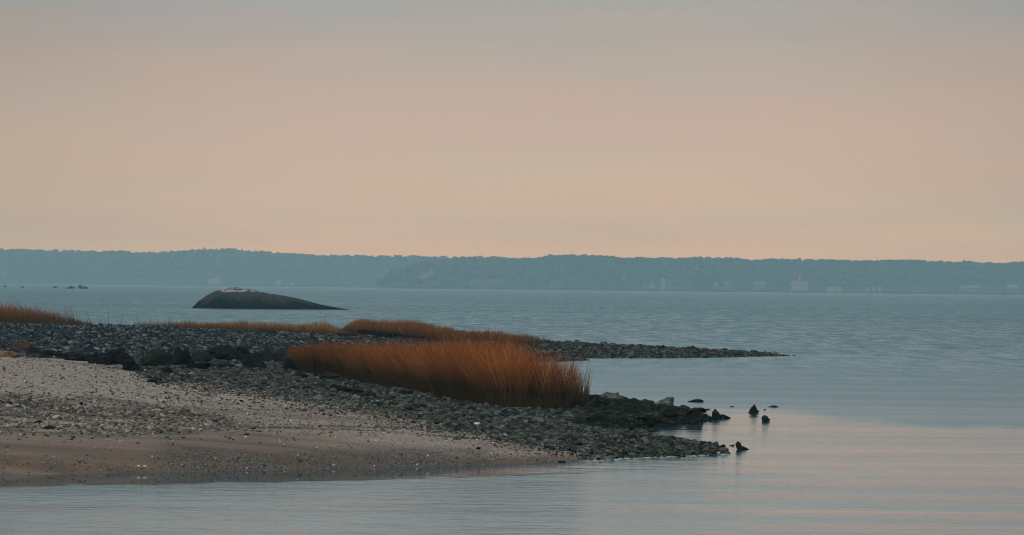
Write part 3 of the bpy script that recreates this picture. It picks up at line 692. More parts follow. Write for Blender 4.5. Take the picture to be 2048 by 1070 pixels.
# the row of dark slabs behind the sand on the left
SL = [
 (48, 703, 62, 20, 'brown_rock', 'brown pink-topped boulder at the head of the dark rock row, far left', (.35, .8, 1, .9, .8, .5)),
 (18, 715, 50, 13, 'orange_weed', 'rock overgrown with orange weed at the far left edge behind the sand', (1, 1, .8, .6, .3)),
 (70, 712, 40, 16, 'slab', 'dark slab between the brown boulder and the pale flat stone', (.8, 1, .7, .3)),
 (98, 705, 34, 7, 'drift_pale', 'pale flat stone lying on the dark slabs left of centre of the row', (.4, .8, 1, .7)),
 (112, 716, 62, 14, 'slab', 'long dark slab under the pale flat stone', (.9, 1, .8, .7, .4)),
 (155, 722, 70, 17, 'slab', 'dark slab with a straight back, third along the rock row', (.5, .9, 1, .8, .8)),
 (196, 729, 66, 21, 'slab', 'dark blocky slab with a low tail, right of the straight-backed slab', (.6, .8, 1, 1, .8)),
 (232, 731, 70, 29, 'slab', 'tallest black slab at the left end of the high rocks', (.5, .8, 1, 1, .7, .4)),
 (262, 742, 38, 19, 'slab', 'rounded black boulder sitting on the edge of the sand', (.6, 1, .95, .5)),
 (284, 703, 24, 9, 'slab', 'small dark rock behind the high slabs, in front of the stone ridge', (.4, .9, 1, .6)),
 (312, 732, 66, 30, 'green_slab', 'greenish grey boulder in the middle of the rock row', (.5, .8, .95, 1, .8, .5)),
 (298, 734, 40, 14, 'green_slab', 'low greenish slab leaning at the foot of the greenish grey boulder', (.4, .8, 1, .6)),
 (357, 732, 62, 34, 'slab', 'dark boulder with a pointed top beside the greenish one', (.3, .55, 1, .8, .9, .5)),
 (329, 748, 34, 13, 'slab', 'small black boulder lying in front of the row on the pebbles', (.5, 1, .95, .6)),
 (402, 727, 48, 20, 'green_slab', 'grey green flat-faced slab right of the pointed boulder', (.7, 1, 1, .9)),
 (452, 724, 78, 25, 'slab', 'broad black slab with a level top, right of the grey green slab', (.5, .9, 1, 1, .9, .8)),
 (432, 737, 92, 15, 'green_slab', 'long grey sloping slab at the foot of the broad black one', (.3, .5, .8, 1, .9, .6)),
 (484, 735, 30, 7, 'drift_pale', 'pale flat stone lying between the grey sloping slab and the black one', (.5, 1, .9, .5)),
 (508, 739, 52, 27, 'slab', 'dark tilted slab near the right end of the row', (.4, .8, 1, .9, .6)),
 (556, 729, 72, 24, 'slab', 'bluish black slab touching the left end of the grass', (.5, .7, .9, 1, 1)),
 (228, 736, 42, 6, 'drift_pale', 'pale flat stone on the sand left of the rounded black boulder', (.5, .8, 1, .7)),
 (535, 752, 34, 9, 'brown_rock', 'low brown rock below the right end of the dark row', (.4, 1, .8, .5)),
 (478, 722, 66, 24, 'slab', 'black slab standing behind the long grey sloping one', (.5, .9, 1, .7, .5)),
 (530, 726, 58, 22, 'slab', 'black slab behind the dark tilted slab near the right end of the row', (.4, .7, 1, .8, .4)),
 (586, 742, 46, 24, 'slab', 'black jagged slab at the left corner of the big grass patch', (.4, 1, .7, .9, .5)),
 (396, 741, 54, 13, 'slab', 'low black slab under the grey green flat-faced one', (.5, .8, 1, .8)),
 (303, 765, 26, 7, 'slab', 'small dark flat rock alone on the sand', (.4, 1, .8, .4)),
 (600, 757, 34, 14, 'slab', 'small dark rock under the left corner of the grass', (.5, 1, .8, .5)),
 (634, 760, 22, 17, 'slab', 'dark pointed rock in front of the left part of the grass', (.3, 1, .5, .3)),
 (664, 762, 52, 17, 'green_slab', 'grey flat-faced rock at the foot of the left part of the grass', (1, .95, .8, .6, .4)),
 (671, 784, 34, 15, 'slab', 'dark hollow-looking rock below the grey flat-faced one', (.5, 1, .8, .5)),
 (700, 789, 56, 15, 'green_slab', 'flat grey rock among the cobbles below the grass', (.7, 1, .8, .7, .5)),
 (735, 796, 34, 12, 'green_slab', 'squarish grey rock right of the flat grey one below the grass', (.7, 1, 1, .7)),
 (814, 792, 40, 14, 'green_slab', 'grey sloping rock at the edge of the grass', (.5, 1, .7, .4)),
 (944, 822, 26, 9, 'slab', 'dark domed stone on the cobbles just under the grass', (.5, 1, .9, .5)),
]
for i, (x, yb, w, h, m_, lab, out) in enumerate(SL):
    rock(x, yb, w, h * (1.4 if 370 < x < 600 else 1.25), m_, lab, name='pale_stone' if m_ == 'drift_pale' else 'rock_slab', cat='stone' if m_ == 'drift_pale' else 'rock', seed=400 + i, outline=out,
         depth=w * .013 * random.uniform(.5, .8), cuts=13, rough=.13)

# boulders of the upper spit and the rocks standing in the water
SP = [
 (1228, 802, 58, 21, 'pale_rock', 'large pale boulder on the back of the upper spit', (.7, 1, .9, .75, .6, .5), 0),
 (1268, 806, 30, 12, 'weed_stone', 'low dark boulder right of the large pale one', (.6, 1, .8, .5), 0),
 (1326, 814, 46, 20, 'pale_rock', 'pale grey blocky boulder on the middle of the upper spit', (.5, .7, .95, 1, .95), 0),
 (1302, 811, 26, 11, 'weed_stone', 'dark boulder touching the pale blocky one on its left', (.6, 1, .9, .6), 0),
 (1338, 840, 58, 32, 'green_slab', 'dark wedge-shaped boulder with a smooth sloping face on the upper spit', (.5, .9, 1, .95, .5, .3), 0),
 (1296, 842, 56, 18, 'spit_rock', 'long dark boulder left of the wedge-shaped one', (.3, .6, .8, 1, .9), 0),
 (1362, 836, 26, 14, 'green_slab', 'small pale-faced stone between the wedge and the end block', (.4, 1, .8, .5), 0),
 (1389, 846, 42, 31, 'spit_rock', 'big square dark block at the tip of the upper spit', (.5, .85, 1, 1, .95), 0),
 (1392, 824, 44, 10, 'spit_rock', 'flat rock capping the spit behind the square block', (.4, .7, 1, .9), 0),
 (1252, 846, 40, 15, 'spit_rock', 'dark rock at the left end of the upper spit rocks', (.5, 1, .8, .6), 0),
 (1195, 846, 46, 18, 'weed_stone', 'dark weedy rock between the grass and the upper spit', (.5, .9, 1, .6), 0),
 (1200, 812, 40, 12, 'weed_stone', 'weedy green-black rock right of the grass foot', (.5, 1, .8, .6), 0),
 (1392, 804.5, 34, 8, 'spit_rock', 'low flat rock awash behind the tip of the upper spit', (.35, .8, 1, .8, .4), 1),
 (1435, 838, 23, 22, 'spit_rock', 'pointed rock standing in the water beside the upper spit', (.6, 1, .8, .5), 1),
 (1451, 837, 22, 10, 'spit_rock', 'low tail of rock on the right side of the pointed rock', (1, .9, .55, .25), 1),
 (1424, 834.5, 6, 3, 'spit_rock', 'tiny rock at the left foot of the pointed rock', (.5, 1, .5), 1),
 (1507, 826, 25, 19, 'spit_rock', 'pyramid-shaped rock standing alone in the calm water', (.12, .4, .72, 1, .4, .15), 1),
 (1532, 843, 18, 14, 'spit_rock', 'small rounded rock in the water, nearer than the pyramid', (.6, 1, .9, .5), 1),
 (1546, 814.5, 26, 4.2, 'spit_rock', 'thin flat rock awash, farthest right of the water rocks', (.25, .7, 1, .8, .4), 1),
 (1415, 819.5, 16, 2.6, 'spit_rock', 'sliver of rock awash just behind the end block', (.5, 1, .5), 1),
 (1464, 814, 10, 2.2, 'spit_rock', 'sliver of rock awash between the pointed and pyramid rocks', (.5, 1, .5), 1),
 (1530, 820, 6, 2.0, 'spit_rock', 'speck of rock awash above the small rounded rock', (.5, 1, .5), 1),
 (1478, 899, 15, 18, 'spit_rock', 'pointed rock in the water off the tip of the lower spit', (.55, 1, .8, .5), 1),
 (1489, 899, 20, 8, 'spit_rock', 'low tail of rock right of the pointed one off the lower spit', (1, .9, .6, .3), 1),
 (1464, 892, 12, 3.4, 'spit_rock', 'small flat rock between the lower spit and its pointed rock', (.2, .5, 1, .6), 1),
 (1305, 864, 15, 5, 'spit_rock', 'small dark stone in the shallow pool between the two spits, right one', (.7, 1, .7), 1),
 (1288, 865, 9, 4, 'spit_rock', 'small dark stone in the shallow pool between the two spits, left one', (.6, 1, .7), 1),
 (1558, 711.5, 12, 3.6, 'weed_stone', 'low stone at the very end of the rear spit', (.5, 1, .6), 1),
 (1572, 711.5, 4, 1.6, 'weed_stone', 'tiny stone awash just past the end of the rear spit', (.5, 1, .6), 1),
 (1588, 711.8, 7, 1.8, 'weed_stone', 'last speck of rock in the water beyond the rear spit', (.5, 1, .6), 1),
]
for i, (x, yb, w, h, m_, lab, out, wtr) in enumerate(SP):
    rock(x, yb, w, h, m_, lab, name='water_rock' if wtr else 'spit_boulder', cat='rock' if wtr else 'boulder', seed=500 + i, outline=out, onwater=bool(wtr), sink=.3,
         depth=(w * .012 * .8 if not wtr else None), cuts=12, rough=.11)
# a small dark stone on top of the pale boulder
pb = G(1228, 801, .25)
tp = GD(1234, 789, on_ground(1228, 801)[1] + .2)
P, Fq = rock_shape(77, ICO2, 7, .05); P = P * [.11, .1, .12]
o = link_mesh('small_stone', P, [tuple(int(i) for i in f) for f in Fq], M['spit_rock']); o.location = tp
tag(o, 'small dark pointed stone perched on the large pale boulder', 'stone')
# odd small things on the sand and the cobbles
SM = [(955, 851, 15, 6, 'shell', 'white stone shining on the cobbles below the grass', 'white_stone'),
      (483, 804, 9, 4, 'slab', 'small black stone alone on the upper sand', 'black_stone'),
      (957, 900, 10, 5, 'slab', 'small black stone on the lower sand, left of the pair near the point', 'black_stone'),
      (1112, 912, 8, 4, 'slab', 'small black stone on the lower sand, right of the pair near the point', 'black_stone'),
      (1124, 925, 17, 3, 'slab', 'thin black stick-like stone at the water edge near the point', 'black_stone'),
      (76, 847, 18, 6, 'drift_dark', 'flat black scrap of wood on the gravel patch, upper of two', 'wood_scrap'),
      (98, 859, 22, 8, 'drift_dark', 'flat dark brown scrap of wood on the gravel patch, lower of two', 'wood_scrap'),
      (133, 825, 8, 5, 'red', 'small dark red scrap on the gravel patch', 'red_scrap'),
      (162, 811, 8, 7, 'slab', 'small black upright stone at the top of the gravel patch', 'black_stone'),
      (20, 808, 10, 5, 'slab', 'small black stone near the left edge, top of the gravel patch', 'black_stone'),
      (290, 936, 9, 5, 'shell', 'white shell near the waterline left of the middle of the beach', 'white_shell'),
      (277, 937, 6, 4, 'shell', 'smaller white shell left of the other one near the waterline', 'white_shell'),
      (15, 853, 6, 4, 'shell', 'white shell at the lower edge of the gravel by the left edge', 'white_shell'),
      (1437, 907.5, 9, 4, 'shell', 'white stone at the tip of the lower spit', 'white_stone')]
for i, (x, yb, w, h, m_, lab, nm) in enumerate(SM):
    rock(x, yb, w, h, m_, lab, name=nm, cat=nm.split('_')[-1], seed=600 + i, sink=.2, cuts=7, rough=.05)

# ---- driftwood
def log(name, pa, pb, ra, rb, mat, label, cat='driftwood', wob=.12, seg=14, sides=9):
    a, b = np.array(pa), np.array(pb); V = []; Fq = []; r = random.Random(int(abs(a[0]) * 100))
    ax = (b - a) / np.linalg.norm(b - a); s1 = np.cross(ax, [0, 0, 1]); s1 /= np.linalg.norm(s1); s2 = np.cross(s1, ax)
    for i in range(seg + 1):
        t = i / seg; c = a + (b - a) * t + s2 * math.sin(t * 5 + 1) * wob * ra + s1 * math.sin(t * 4) * wob * ra
        rr = ra + (rb - ra) * t; rr *= (.65 if i in (0, seg) else 1)
        for k in range(sides):
            th = 2 * math.pi * k / sides; q = rr * (1 + r.uniform(-.16, .16)); V.append(c + s1 * math.cos(th) * q * 1.3 + s2 * math.sin(th) * q)
    for i in range(seg):
        for k in range(sides): Fq.append((i * sides + k, i * sides + (k + 1) % sides, (i + 1) * sides + (k + 1) % sides, (i + 1) * sides + k))
    Fq.append(tuple(range(sides))[::-1]); Fq.append(tuple(seg * sides + k for k in range(sides)))
    c0 = (a + b) / 2
    o = link_mesh(name, np.array(V) - c0, Fq, M[mat]); o.location = c0; tag(o, label, cat); return o
def lg(x0, y0, D0, x1, y1, D1, *k, **kk): return log(k[0], GD(x0, y0, D0), GD(x1, y1, D1), *k[1:], **kk)
lg(524, 664, 181, 574, 671, 179.5, 'driftwood_log', .13, .09, 'drift_dark', 'black driftwood log lying in front of the thin rear grass')
lg(716, 662, 181.5, 790, 669, 180, 'driftwood_log', .10, .13, 'drift_dark', 'long dark driftwood trunk under the tall rear grass')
lg(785, 668, 181, 850, 674, 180, 'driftwood_log', .08, .05, 'drift_dark', 'thinner dark trunk continuing right of the long one under the rear grass')
lg(672, 668, 180, 712, 670, 179.5, 'driftwood_branch', .05, .04, 'drift_dark', 'curved dark branch left of the long trunk under the rear grass')
lg(798, 657, 181, 806, 668, 181, 'pale_stick', .02, .015, 'drift_pale', 'short pale stick leaning in the tall rear grass', cat='stick')
lg(484, 741, 121, 512, 737, 121, 'pale_stick', .025, .02, 'drift_pale', 'pale stick lying among the rocks left of the big grass patch', cat='stick')
lg(568, 741, 119, 592, 733, 119, 'pale_stick', .025, .02, 'drift_pale', 'pale stick sticking out from the left corner of the big grass patch', cat='stick')

# ------------------------------------------------------------------ fields of stones (points carry instances of a few stone shapes)
def stone_nodes(name, lib):
    ng = bpy.data.node_groups.new(name, 'GeometryNodeTree')
    ng.interface.new_socket('Geometry', in_out='INPUT', socket_type='NodeSocketGeometry')
    ng.interface.new_socket('Geometry', in_out='OUTPUT', socket_type='NodeSocketGeometry')
    gi = ng.nodes.new('NodeGroupInput'); go = ng.nodes.new('NodeGroupOutput')
    ci = ng.nodes.new('GeometryNodeCollectionInfo'); ci.inputs['Collection'].default_value = lib
    ci.inputs['Separate Children'].default_value = True; ci.inputs['Reset Children'].default_value = True
    ip = ng.nodes.new('GeometryNodeInstanceOnPoints'); ip.inputs['Pick Instance'].default_value = True
    def na(a, t):
        n = ng.nodes.new('GeometryNodeInputNamedAttribute'); n.data_type = t; n.inputs['Name'].default_value = a; return n
    a_i, a_r, a_s = na('pick', 'INT'), na('rot', 'FLOAT_VECTOR'), na('size', 'FLOAT_VECTOR')
    L = ng.links.new
    L(gi.outputs[0], ip.inputs['Points']); L(ci.outputs[0], ip.inputs['Instance']); L(a_i.outputs[0], ip.inputs['Instance Index'])
    L(a_r.outputs[0], ip.inputs['Rotation']); L(a_s.outputs[0], ip.inputs['Scale']); L(ip.outputs[0], go.inputs[0])
    return ng
def stone_lib(name, mat, n, base, seed, rough=.06):
    c = bpy.data.collections.new(name)
    for i in range(n):
        P, Fq = rock_shape(seed + i, base, 8, rough)
        c.objects.link(bpy.data.objects.new('stone_shape', rock_mesh('stone_shape', P, Fq, mat)))
    return c
def stone_field(name, P, sizes, mat, label, cat, seed, base=ICO1, nshape=8, flatz=(.5, .8)):
    n = len(P); r = np.random.default_rng(seed)
    me = bpy.data.meshes.new(name); me.vertices.add(n); me.vertices.foreach_set('co', P.astype(np.float32).ravel())
    a = me.attributes.new('pick', 'INT', 'POINT'); a.data.foreach_set('value', r.integers(0, nshape, n).astype(np.int32))
    rot = np.stack([r.normal(0, .25, n), r.normal(0, .25, n), r.uniform(0, 6.28, n)], -1)
    a = me.attributes.new('rot', 'FLOAT_VECTOR', 'POINT'); a.data.foreach_set('vector', rot.astype(np.float32).ravel())
    s3 = np.stack([sizes * r.uniform(.85, 1.3, n), sizes * r.uniform(.65, 1.0, n), sizes * r.uniform(*flatz, n)], -1)
    a = me.attributes.new('size', 'FLOAT_VECTOR', 'POINT'); a.data.foreach_set('vector', s3.astype(np.float32).ravel())
    o = bpy.data.objects.new(name, me); col.objects.link(o)
    me.materials.append(mat)
    md = o.modifiers.new('stones', 'NODES'); md.node_group = stone_nodes(name, stone_lib(name + '_shapes', mat, nshape, base, seed * 10))
    tag(o, label, cat, kind='stuff'); return o
def scatter(n, seed, px0, px1, D0, D1, dpow=1.0):
    r = np.random.default_rng(seed)
    u = r.uniform((px0 - 1024) / F, (px1 - 1024) / F, n); Dd = (r.uniform(D0 ** 2, D1 ** 2, n)) ** .5
    x = u * Dd; zz = zt(x, Dd); P = np.stack([x, Dd, zz], -1)
    a, b = proj(np.stack([x, Dd, np.maximum(zz, 0)], -1)); return P, a, b, r

def cob_edge(a): return np.interp(a, [-400, 0, 150, 260, 330, 430, 600, 700, 900, 1050, 1150, 1220, 1280, 1500], [684, 690, 712, 736, 752, 760, 780, 796, 841, 869, 895, 911, 926, 930])
# cobbles of the near shore and the lower spit
P, a, b, r = scatter(210000, 21, 230, 1480, 74, 128)
e = b - cob_edge(a) + (fbm(P[:, 0] / 1.5, P[:, 1] / 2, 21) - .5) * 30
keep = (P[:, 2] > -.035) & (r.random(len(P)) < (1 - smooth(-24, 30, e)) * smooth(245, 300, a + (P[:, 1] - 95) * 1.5))
upper = (b < 862) & (a > 1150) & (P[:, 1] > 88)
P1, a1, b1 = P[keep], a[keep], b[keep]; up = upper[keep]
sz = np.clip(r.lognormal(math.log(.060), .46, len(P1)), .03, .24)
sz *= np.interp(a1, [300, 700, 1200], [.8, .95, 1.05])
P1[:, 2] += sz * .12
order = np.argsort(-(sz / P1[:, 1]) * ((b1 > 690) & (a1 > 300) & ~((a1 > 600) & (a1 < 1165) & (b1 < np.interp(a1, [600, 800, 1000, 1165], [740, 785, 818, 822])))))
big = order[:230]; rest = order[230:]
rl = rest[~up[rest]]; ru = rest[up[rest]]
stone_field('cobble_bed', P1[rl], sz[rl], M['cobble'], 'bed of grey-green cobbles along the near shore and the lower spit', 'cobbles', 31)
stone_field('weedy_cobble_bed', P1[ru], sz[ru] * 1.1, M['weed_stone'], 'dark weedy cobbles heaped on the upper spit', 'cobbles', 32)
protos = [rock_mesh('cobble', *rock_shape(900 + i, ICO2, 9, .07), M['cobble']) for i in range(8)]
protos_w = [rock_mesh('cobble', *rock_shape(920 + i, ICO2, 9, .07), M['weed_stone']) for i in range(6)]
for k in big:
    w = up[k]; o = bpy.data.objects.new('cobble', (protos_w if w else protos)[int(r.integers(0, 6))]); col.objects.link(o)
    o.location = P1[k]; o.rotation_euler = (r.normal(0, .2), r.normal(0, .2), r.uniform(0, 6.28)); s_ = sz[k]
    o.scale = (s_ * r.uniform(.9, 1.35), s_ * r.uniform(.7, 1), s_ * r.uniform(.5, .8))
    if w: tag(o, 'dark weedy cobble, one of the larger ones heaped on the upper spit', 'cobble', 'larger weedy cobbles on the upper spit')
    elif a1[k] > 1150: tag(o, 'grey-green cobble, one of the larger ones in the lower spit', 'cobble', 'larger cobbles of the lower spit')
    else: tag(o, 'grey cobble, one of the larger ones in the stony slope between grass and sand', 'cobble', 'larger cobbles of the slope below the grass')
# the long ridge of stones behind, and the rear spit
P, a, b, r = scatter(150000, 22, -420, 1640, 122, 214)
dens = fbm(P[:, 0] / 4, P[:, 1] / 5, 77)
keep = (P[:, 2] > -.05) & (r.random(len(P)) < .92)
P2, a2, b2 = P[keep], a[keep], b[keep]
sz = np.clip(r.lognormal(math.log(.11), .35, len(P2)), .06, .36) * np.interp(a2, [0, 1000, 1200, 1600], [.95, .95, 1.15, 1.0])
P2[:, 2] += sz * .12
isr = a2 + (P2[:, 1] - 180) * 4 > 1060
order = np.argsort(-(sz / P2[:, 1] ** .5) * isr); bigr = order[:60]; m_ = np.ones(len(P2), bool); m_[bigr] = False
stone_field('stone_ridge', P2[m_ & ~isr], sz[m_ & ~isr], M['ridge_pebble'], 'broad ridge of blue-grey beach stones behind the dark slabs', 'stones', 33, base=ICO0)
stone_field('rear_spit_stones', P2[m_ & isr], sz[m_ & isr] * 1.1, M['cobble'], 'grey stones piled along the long low rear spit', 'stones', 34)
for k in bigr:
    o = bpy.data.objects.new('spit_stone', protos[int(r.integers(0, 8))]); col.objects.link(o); o.location = P2[k]
    o.rotation_euler = (r.normal(0, .2), r.normal(0, .2), r.uniform(0, 6.28)); s_ = sz[k] * 1.15; o.scale = (s_ * 1.2, s_ * .9, s_ * .8)
    tag(o, 'grey stone, one of the larger ones on the long rear spit', 'stone', 'larger stones of the rear spit')
# pebbles and shell bits on the sand
P, a, b, r = scatter(70000, 23, -420, 1330, 65.5, 112)
e = b - cob_edge(a)
gr = smooth(-12, 10, b - np.interp(a, [0, 200, 450], [790, 795, 828])) * (1 - smooth(-10, 12, b - np.interp(a, [0, 200, 450], [858, 872, 862]))) * (1 - smooth(380, 560, a)) * smooth(.3, .55, fbm(P[:, 0] / 1.4, P[:, 1] / 1.4, 33))
wl_ = smooth(903, 925, b + a * .02)
sandy = .20 * (1 - smooth(850, 880, b)) + .14
pr = np.maximum(np.maximum(gr * .95, wl_ * .4), sandy)
keep = (P[:, 2] > .015) & (e > -4) & (r.random(len(P)) < pr)
P3 = P[keep]; g3 = gr[keep]
sz = np.clip(r.lognormal(math.log(.032), .4, len(P3)), .015, .12) * (1 + g3 * .75)
P3[:, 2] += sz * .1
stone_field('beach_pebbles', P3, sz, M['beach_pebble'], 'small pebbles strewn over the sand and the gravel patch', 'pebbles', 35, base=ICO0)
P, a, b, r = scatter(110000, 26, 200, 1330, 65.5, 112)
e = b - cob_edge(a) + (fbm(P[:, 0] / 1.5, P[:, 1] / 2, 21) - .5) * 30
keep = (P[:, 2] > .01) & (r.random(len(P)) < smooth(-40, -5, e) * (1 - smooth(-5, 55, e)) ** 1.5 * .8 * smooth(240, 420, a))
P6 = P[keep]; sz = np.clip(r.lognormal(math.log(.042), .4, len(P6)), .02, .13); P6[:, 2] += sz * .1
stone_field('shingle_band', P6, sz, M['shingle'], 'grey shingle thinning out between the cobbles and the sand', 'shingle', 38, base=ICO0)
P, a, b, r = scatter(6000, 24, -400, 1300, 66, 108)
keep = (P[:, 2] > .02) & (b > cob_edge(a) - 10) & (r.random(len(P)) < .10)
P4 = P[keep]; stone_field('shell_bits', P4 + [0, 0, .008], r.uniform(.025, .05, len(P4)), M['shell'], 'white shell fragments scattered over the sand', 'shells', 36, base=ICO0, nshape=4)
P, a, b, r = scatter(5000, 25, -400, 560, 66, 108)
keep = (P[:, 2] > .02) & (b > 780) & (b < 880) & (r.random(len(P)) < .16)
P5 = P[keep]; stone_field('weed_scraps', P5 + [0, 0, .006], r.uniform(.04, .11, len(P5)), M['drift_dark'], 'black scraps of weed and wood on the gravel patch', 'scraps', 37, base=ICO0, nshape=4, flatz=(.2, .4))

# ------------------------------------------------------------------ cordgrass
def blades(name, roots, h, lean, mat, label, seed, width=.011, seg=4, curl=.35, along=1.0):
    n = len(roots); r = np.random.default_rng(seed)
    t = np.linspace(0, 1, seg + 1)
    L_ = h * r.uniform(.62, 1.08, n)
    ang = lean + r.normal(0, .16, n)                       # tilt towards -x
    fw = r.normal(0, .16, n)
    th = r.uniform(-.9, .9, n)                             # ribbon facing
    cl = curl * r.uniform(.3, 1.6, n) * np.sign(ang + 1e-3)
    a_t = ang[:, None] * .75 + cl[:, None] * t[None] ** 1.5
    seglen = L_[:, None] / seg
    dx = -np.sin(a_t) * seglen; dz = np.cos(a_t) * seglen
    X = np.concatenate([np.zeros((n, 1)), np.cumsum(dx[:, :-1], 1)], 1); Z = np.concatenate([np.zeros((n, 1)), np.cumsum(dz[:, :-1], 1)], 1)
    Yy = fw[:, None] * (L_[:, None] * t[None])
    C = np.stack([X + roots[:, :1], Yy + roots[:, 1:2], np.maximum(Z, 0.01) + roots[:, 2:3]], -1)
    wv = width * r.uniform(.6, 1.3, n)[:, None] * (1 - .75 * t[None] ** 1.3)
    off = np.stack([np.cos(th)[:, None] * wv, np.sin(th)[:, None] * wv, .0 * wv], -1) * .5
    V = np.stack([C - off, C + off], 2).reshape(-1, 3)
    b0 = (np.arange(n) * (seg + 1) * 2)[:, None] + (np.arange(seg) * 2)[None]
    Fa = np.stack([b0, b0 + 1, b0 + 3, b0 + 2], -1).reshape(-1, 4)
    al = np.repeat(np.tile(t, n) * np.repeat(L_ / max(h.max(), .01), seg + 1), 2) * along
    pt = fbm(roots[:, 0] / .8, roots[:, 1] / .8, seed)
    tone = np.repeat(r.random(n), (seg + 1) * 2); tone2 = np.repeat(np.clip(.5 * r.random(n) + .9 * pt - .2, 0, 1), (seg + 1) * 2)
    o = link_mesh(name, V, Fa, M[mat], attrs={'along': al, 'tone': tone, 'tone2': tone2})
    tag(o, label, 'grass', kind='stuff'); return o
# the big patch in the middle
def patch():
    r = np.random.default_rng(3); n = 60000
    cols = [592, 620, 660, 700, 750, 800, 850, 900, 950, 1000, 1050, 1100, 1140, 1168]
    fy = [738, 750, 752, 762, 772, 778, 788, 799, 808, 815, 819, 822, 820, 814]
    Df = [on_ground(c, y)[1] for c, y in zip(cols, fy)]
    Db = [d + w for d, w in zip(Df, (3, 6, 8, 10, 11, 11, 11, 10.5, 10, 9.5, 9, 8, 6, 3))]
    a = r.uniform(588, 1172, n); d0 = np.interp(a, cols, Df); d1 = np.interp(a, cols, Db)
    Dd = d0 + (d1 - d0) * r.random(n) ** 1.25 + r.normal(0, .12, n)
    x = (a - 1024) / F * Dd
    dn = np.interp(a, [588, 640, 1000, 1100, 1150, 1172], [.9, 1, .75, .14, .04, .015]); k = r.random(n) < dn * np.clip(-.45 + 2.3 * fbm(x / .45, Dd / .7, 8), .06, 1)
    a, Dd, x = a[k], Dd[k], x[k]
    h = np.interp(a, [588, 620, 700, 800, 900, 1000, 1080, 1140, 1172], [.62, .78, .95, 1.12, 1.34, 1.36, 1.22, 1.10, .85])
    h = h * (.60 + .38 * fbm(x / 1.2, Dd / 1.2, 12) + .40 * fbm(x / .3, Dd / .4, 13, 2)) * np.where(r.random(len(x)) < .04, 1.14, 1)
    lean = np.interp(a, [588, 650, 750, 850, 950, 1050, 1172], [.3, .45, .5, .36, .18, .05, -.06])
    lean = lean + (fbm(x / .5, Dd / .6, 14, 3) - .5) * 1.3
    roots = np.stack([x, Dd, zt(x, Dd) - .02], -1)
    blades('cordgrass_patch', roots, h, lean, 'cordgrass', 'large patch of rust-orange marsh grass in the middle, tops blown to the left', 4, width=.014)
    a = 600 + 578 * r.random(3600); a = a[r.random(3600) < np.interp(a, [600, 1030, 1110, 1178], [1, 1, .5, .22])]; m = len(a); d0 = np.interp(a, cols, Df); d1 = np.interp(a, cols, Db)
    Dd = d0 + (d1 - d0) * r.random(m); x = (a - 1024) / F * Dd; roots = np.stack([x, Dd, zt(x, Dd) - .02], -1)
    hs = np.interp(a, [600, 700, 800, 900, 1000, 1080, 1140, 1178], [.7, .9, 1.15, 1.32, 1.36, 1.3, 1.2, 1.0]) * r.uniform(.7, 1.1, m)
    blades('cordgrass_stalks', roots, hs, np.interp(a, [600, 800, 1000, 1178], [.3, .25, .05, -.06]), 'cordgrass', 'separate taller stalks standing out of the large rust-orange grass patch', 6, width=.020, curl=.18)
    # low tangled growth at the feet of the stems
    m = 16000; a = r.uniform(600, 1172, m); d0 = np.interp(a, cols, Df)
    Dd = d0 + r.uniform(-.1, 1.0, m) * 3.0; x = (a - 1024) / F * Dd; roots = np.stack([x, Dd, zt(x, Dd) - .02], -1)
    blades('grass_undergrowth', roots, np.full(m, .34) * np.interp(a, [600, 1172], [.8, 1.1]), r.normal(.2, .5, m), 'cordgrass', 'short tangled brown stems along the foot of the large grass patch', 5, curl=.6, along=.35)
patch()
def strip_grass(name, label, n, pxr, D0, D1, hx, hh, seed, lean=.2, dens=None, mat='cordgrass_far', width=.016):
    r = np.random.default_rng(seed); a = r.uniform(*pxr, n); Dd = r.uniform(D0, D1, n)
    x = (a - 1024) / F * Dd
    if dens:
        k = r.random(n) < np.interp(a, *dens) * np.clip(-.5 + 2.2 * fbm(x / .7, Dd / 1.5, seed), .05, 1); a, Dd, x = a[k], Dd[k], x[k]
    h = np.interp(a, hx, hh) * (.45 + .6 * fbm(x / .9, Dd / 2, seed + 1) + .5 * fbm(x / .25, Dd, seed + 2, 2))
    roots = np.stack([x, Dd, zt(x, Dd) - .02], -1)
    blades(name, roots, h, np.full(len(a), lean), mat, label, seed, width=width)
strip_grass('rear_grass', 'dark rust marsh grass on the ridge at the left edge', 16000, (-420, 190), 179.5, 188, [-400, 0, 60, 110, 150, 190], [.95, .85, .80, .72, .35, .18], 41, .12, ([-400, 100, 150, 190], [1, 1, .5, .15]))
strip_grass('rear_grass', 'thin low marsh grass along the ridge behind the black log', 13000, (270, 700), 183, 191, [270, 330, 420, 560, 610, 640, 655, 700], [.22, .28, .40, .46, .38, .50, .48, .2], 42, .15, ([270, 340, 420, 700], [.15, .4, .9, 1]), mat='straw_grass')
strip_grass('rear_grass', 'dense tall marsh grass at the root of the rear spit', 20000, (685, 935), 184.5, 192, [685, 712, 740, 860, 900, 935], [.2, .6, .74, .68, .5, .36], 43, .12, ([685, 935], [1, 1]))
strip_grass('rear_grass', 'thinning brown marsh grass fading out along the rear spit', 9000, (925, 1125), 187, 194, [925, 1000, 1060, 1080, 1125], [.42, .46, .42, .36, .25], 44, .05, ([925, 1060, 1085, 1125], [.8, .6, .15, .02]))
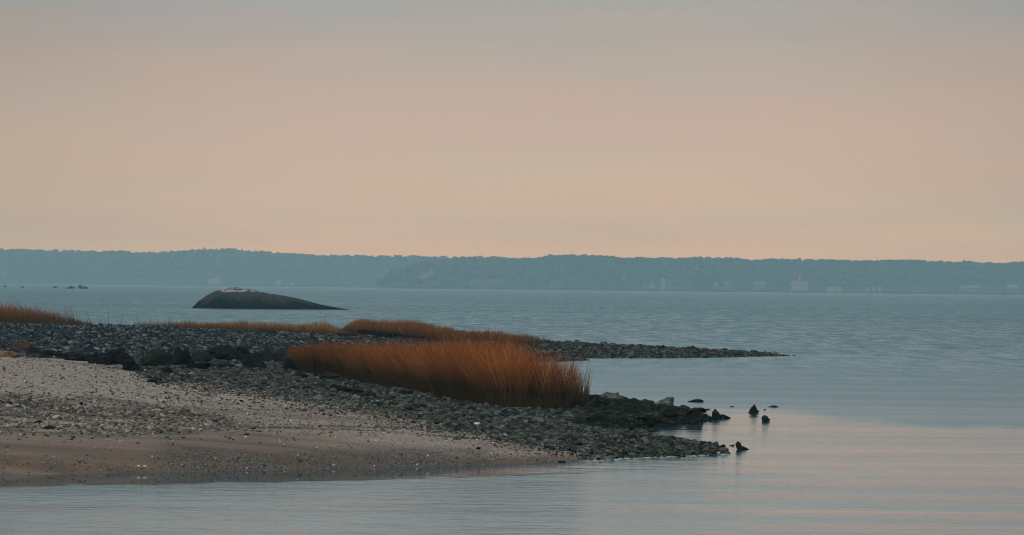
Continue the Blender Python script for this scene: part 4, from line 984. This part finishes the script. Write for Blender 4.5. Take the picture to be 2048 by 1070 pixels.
# a few taller single stems
strip_grass('tall_stems', 'tall thin dark stems standing above the rear grass', 800, (-100, 1100), 182, 188, [-100, 60, 120, 200, 400, 1100], [1.3, 1.25, 1.05, .7, .6, .75], 45, .3, ([-100, 130, 200, 1100], [1, 1, .4, .5]), width=.022)
strip_grass('loose_stems', 'scattered stray stems among the stones between the two grass areas', 1100, (620, 1090), 150, 180, [600, 1100], [.25, .3], 46, .3, ([600, 700, 1090], [.1, .5, 1]))

# ------------------------------------------------------------------ foam line along the near shore
def foam():
    r = np.random.default_rng(14); V = []; Fq = []
    for x0, x1, n in ((1170, 1300, 30), (1290, 1452, 60)):
        for _ in range(n):
            px = r.uniform(x0, x1); y = np.interp(px, [q for q, _ in SHORE], [q for _, q in SHORE]); p = G(px, y + r.uniform(-.5, 2.5), 0)
            ln = r.uniform(.03, .22); wd = r.uniform(.02, .07); base = len(V); m = 9
            for k in range(m):
                th = 2 * math.pi * k / m; q = r.uniform(.6, 1.1); V.append((p[0] + math.cos(th) * ln * q, p[1] + math.sin(th) * wd * q, .004))
            V.append((p[0], p[1], .016))
            for k in range(m): Fq.append((base + k, base + (k + 1) % m, base + m))
    o = link_mesh('shore_foam', V, Fq, M['foam'], smooth=True); tag(o, 'thin broken white line of foam at the water edge', 'foam', kind='stuff')
foam()

# ------------------------------------------------------------------ haze
v, f = boxv(-2900, 2900, -90, 6850, -6.0, 82.0)
hz = link_mesh('haze', v, f); tag(hz, 'pale blue sea haze filling the air out to the far shore', 'haze', kind='stuff')
hm = bpy.data.materials.new('sea_haze'); hm.use_nodes = True; nt = hm.node_tree
for n in list(nt.nodes): nt.nodes.remove(n)
out = nt.nodes.new('ShaderNodeOutputMaterial'); pv = nt.nodes.new('ShaderNodeVolumePrincipled')
pv.inputs['Color'].default_value = (0.48, 0.86, 1.0, 1); pv.inputs['Density'].default_value = 2.15e-4
pv.inputs['Absorption Color'].default_value = (1, 1, 1, 1)
nt.links.new(pv.outputs[0], out.inputs['Volume']); hz.data.materials.append(hm)
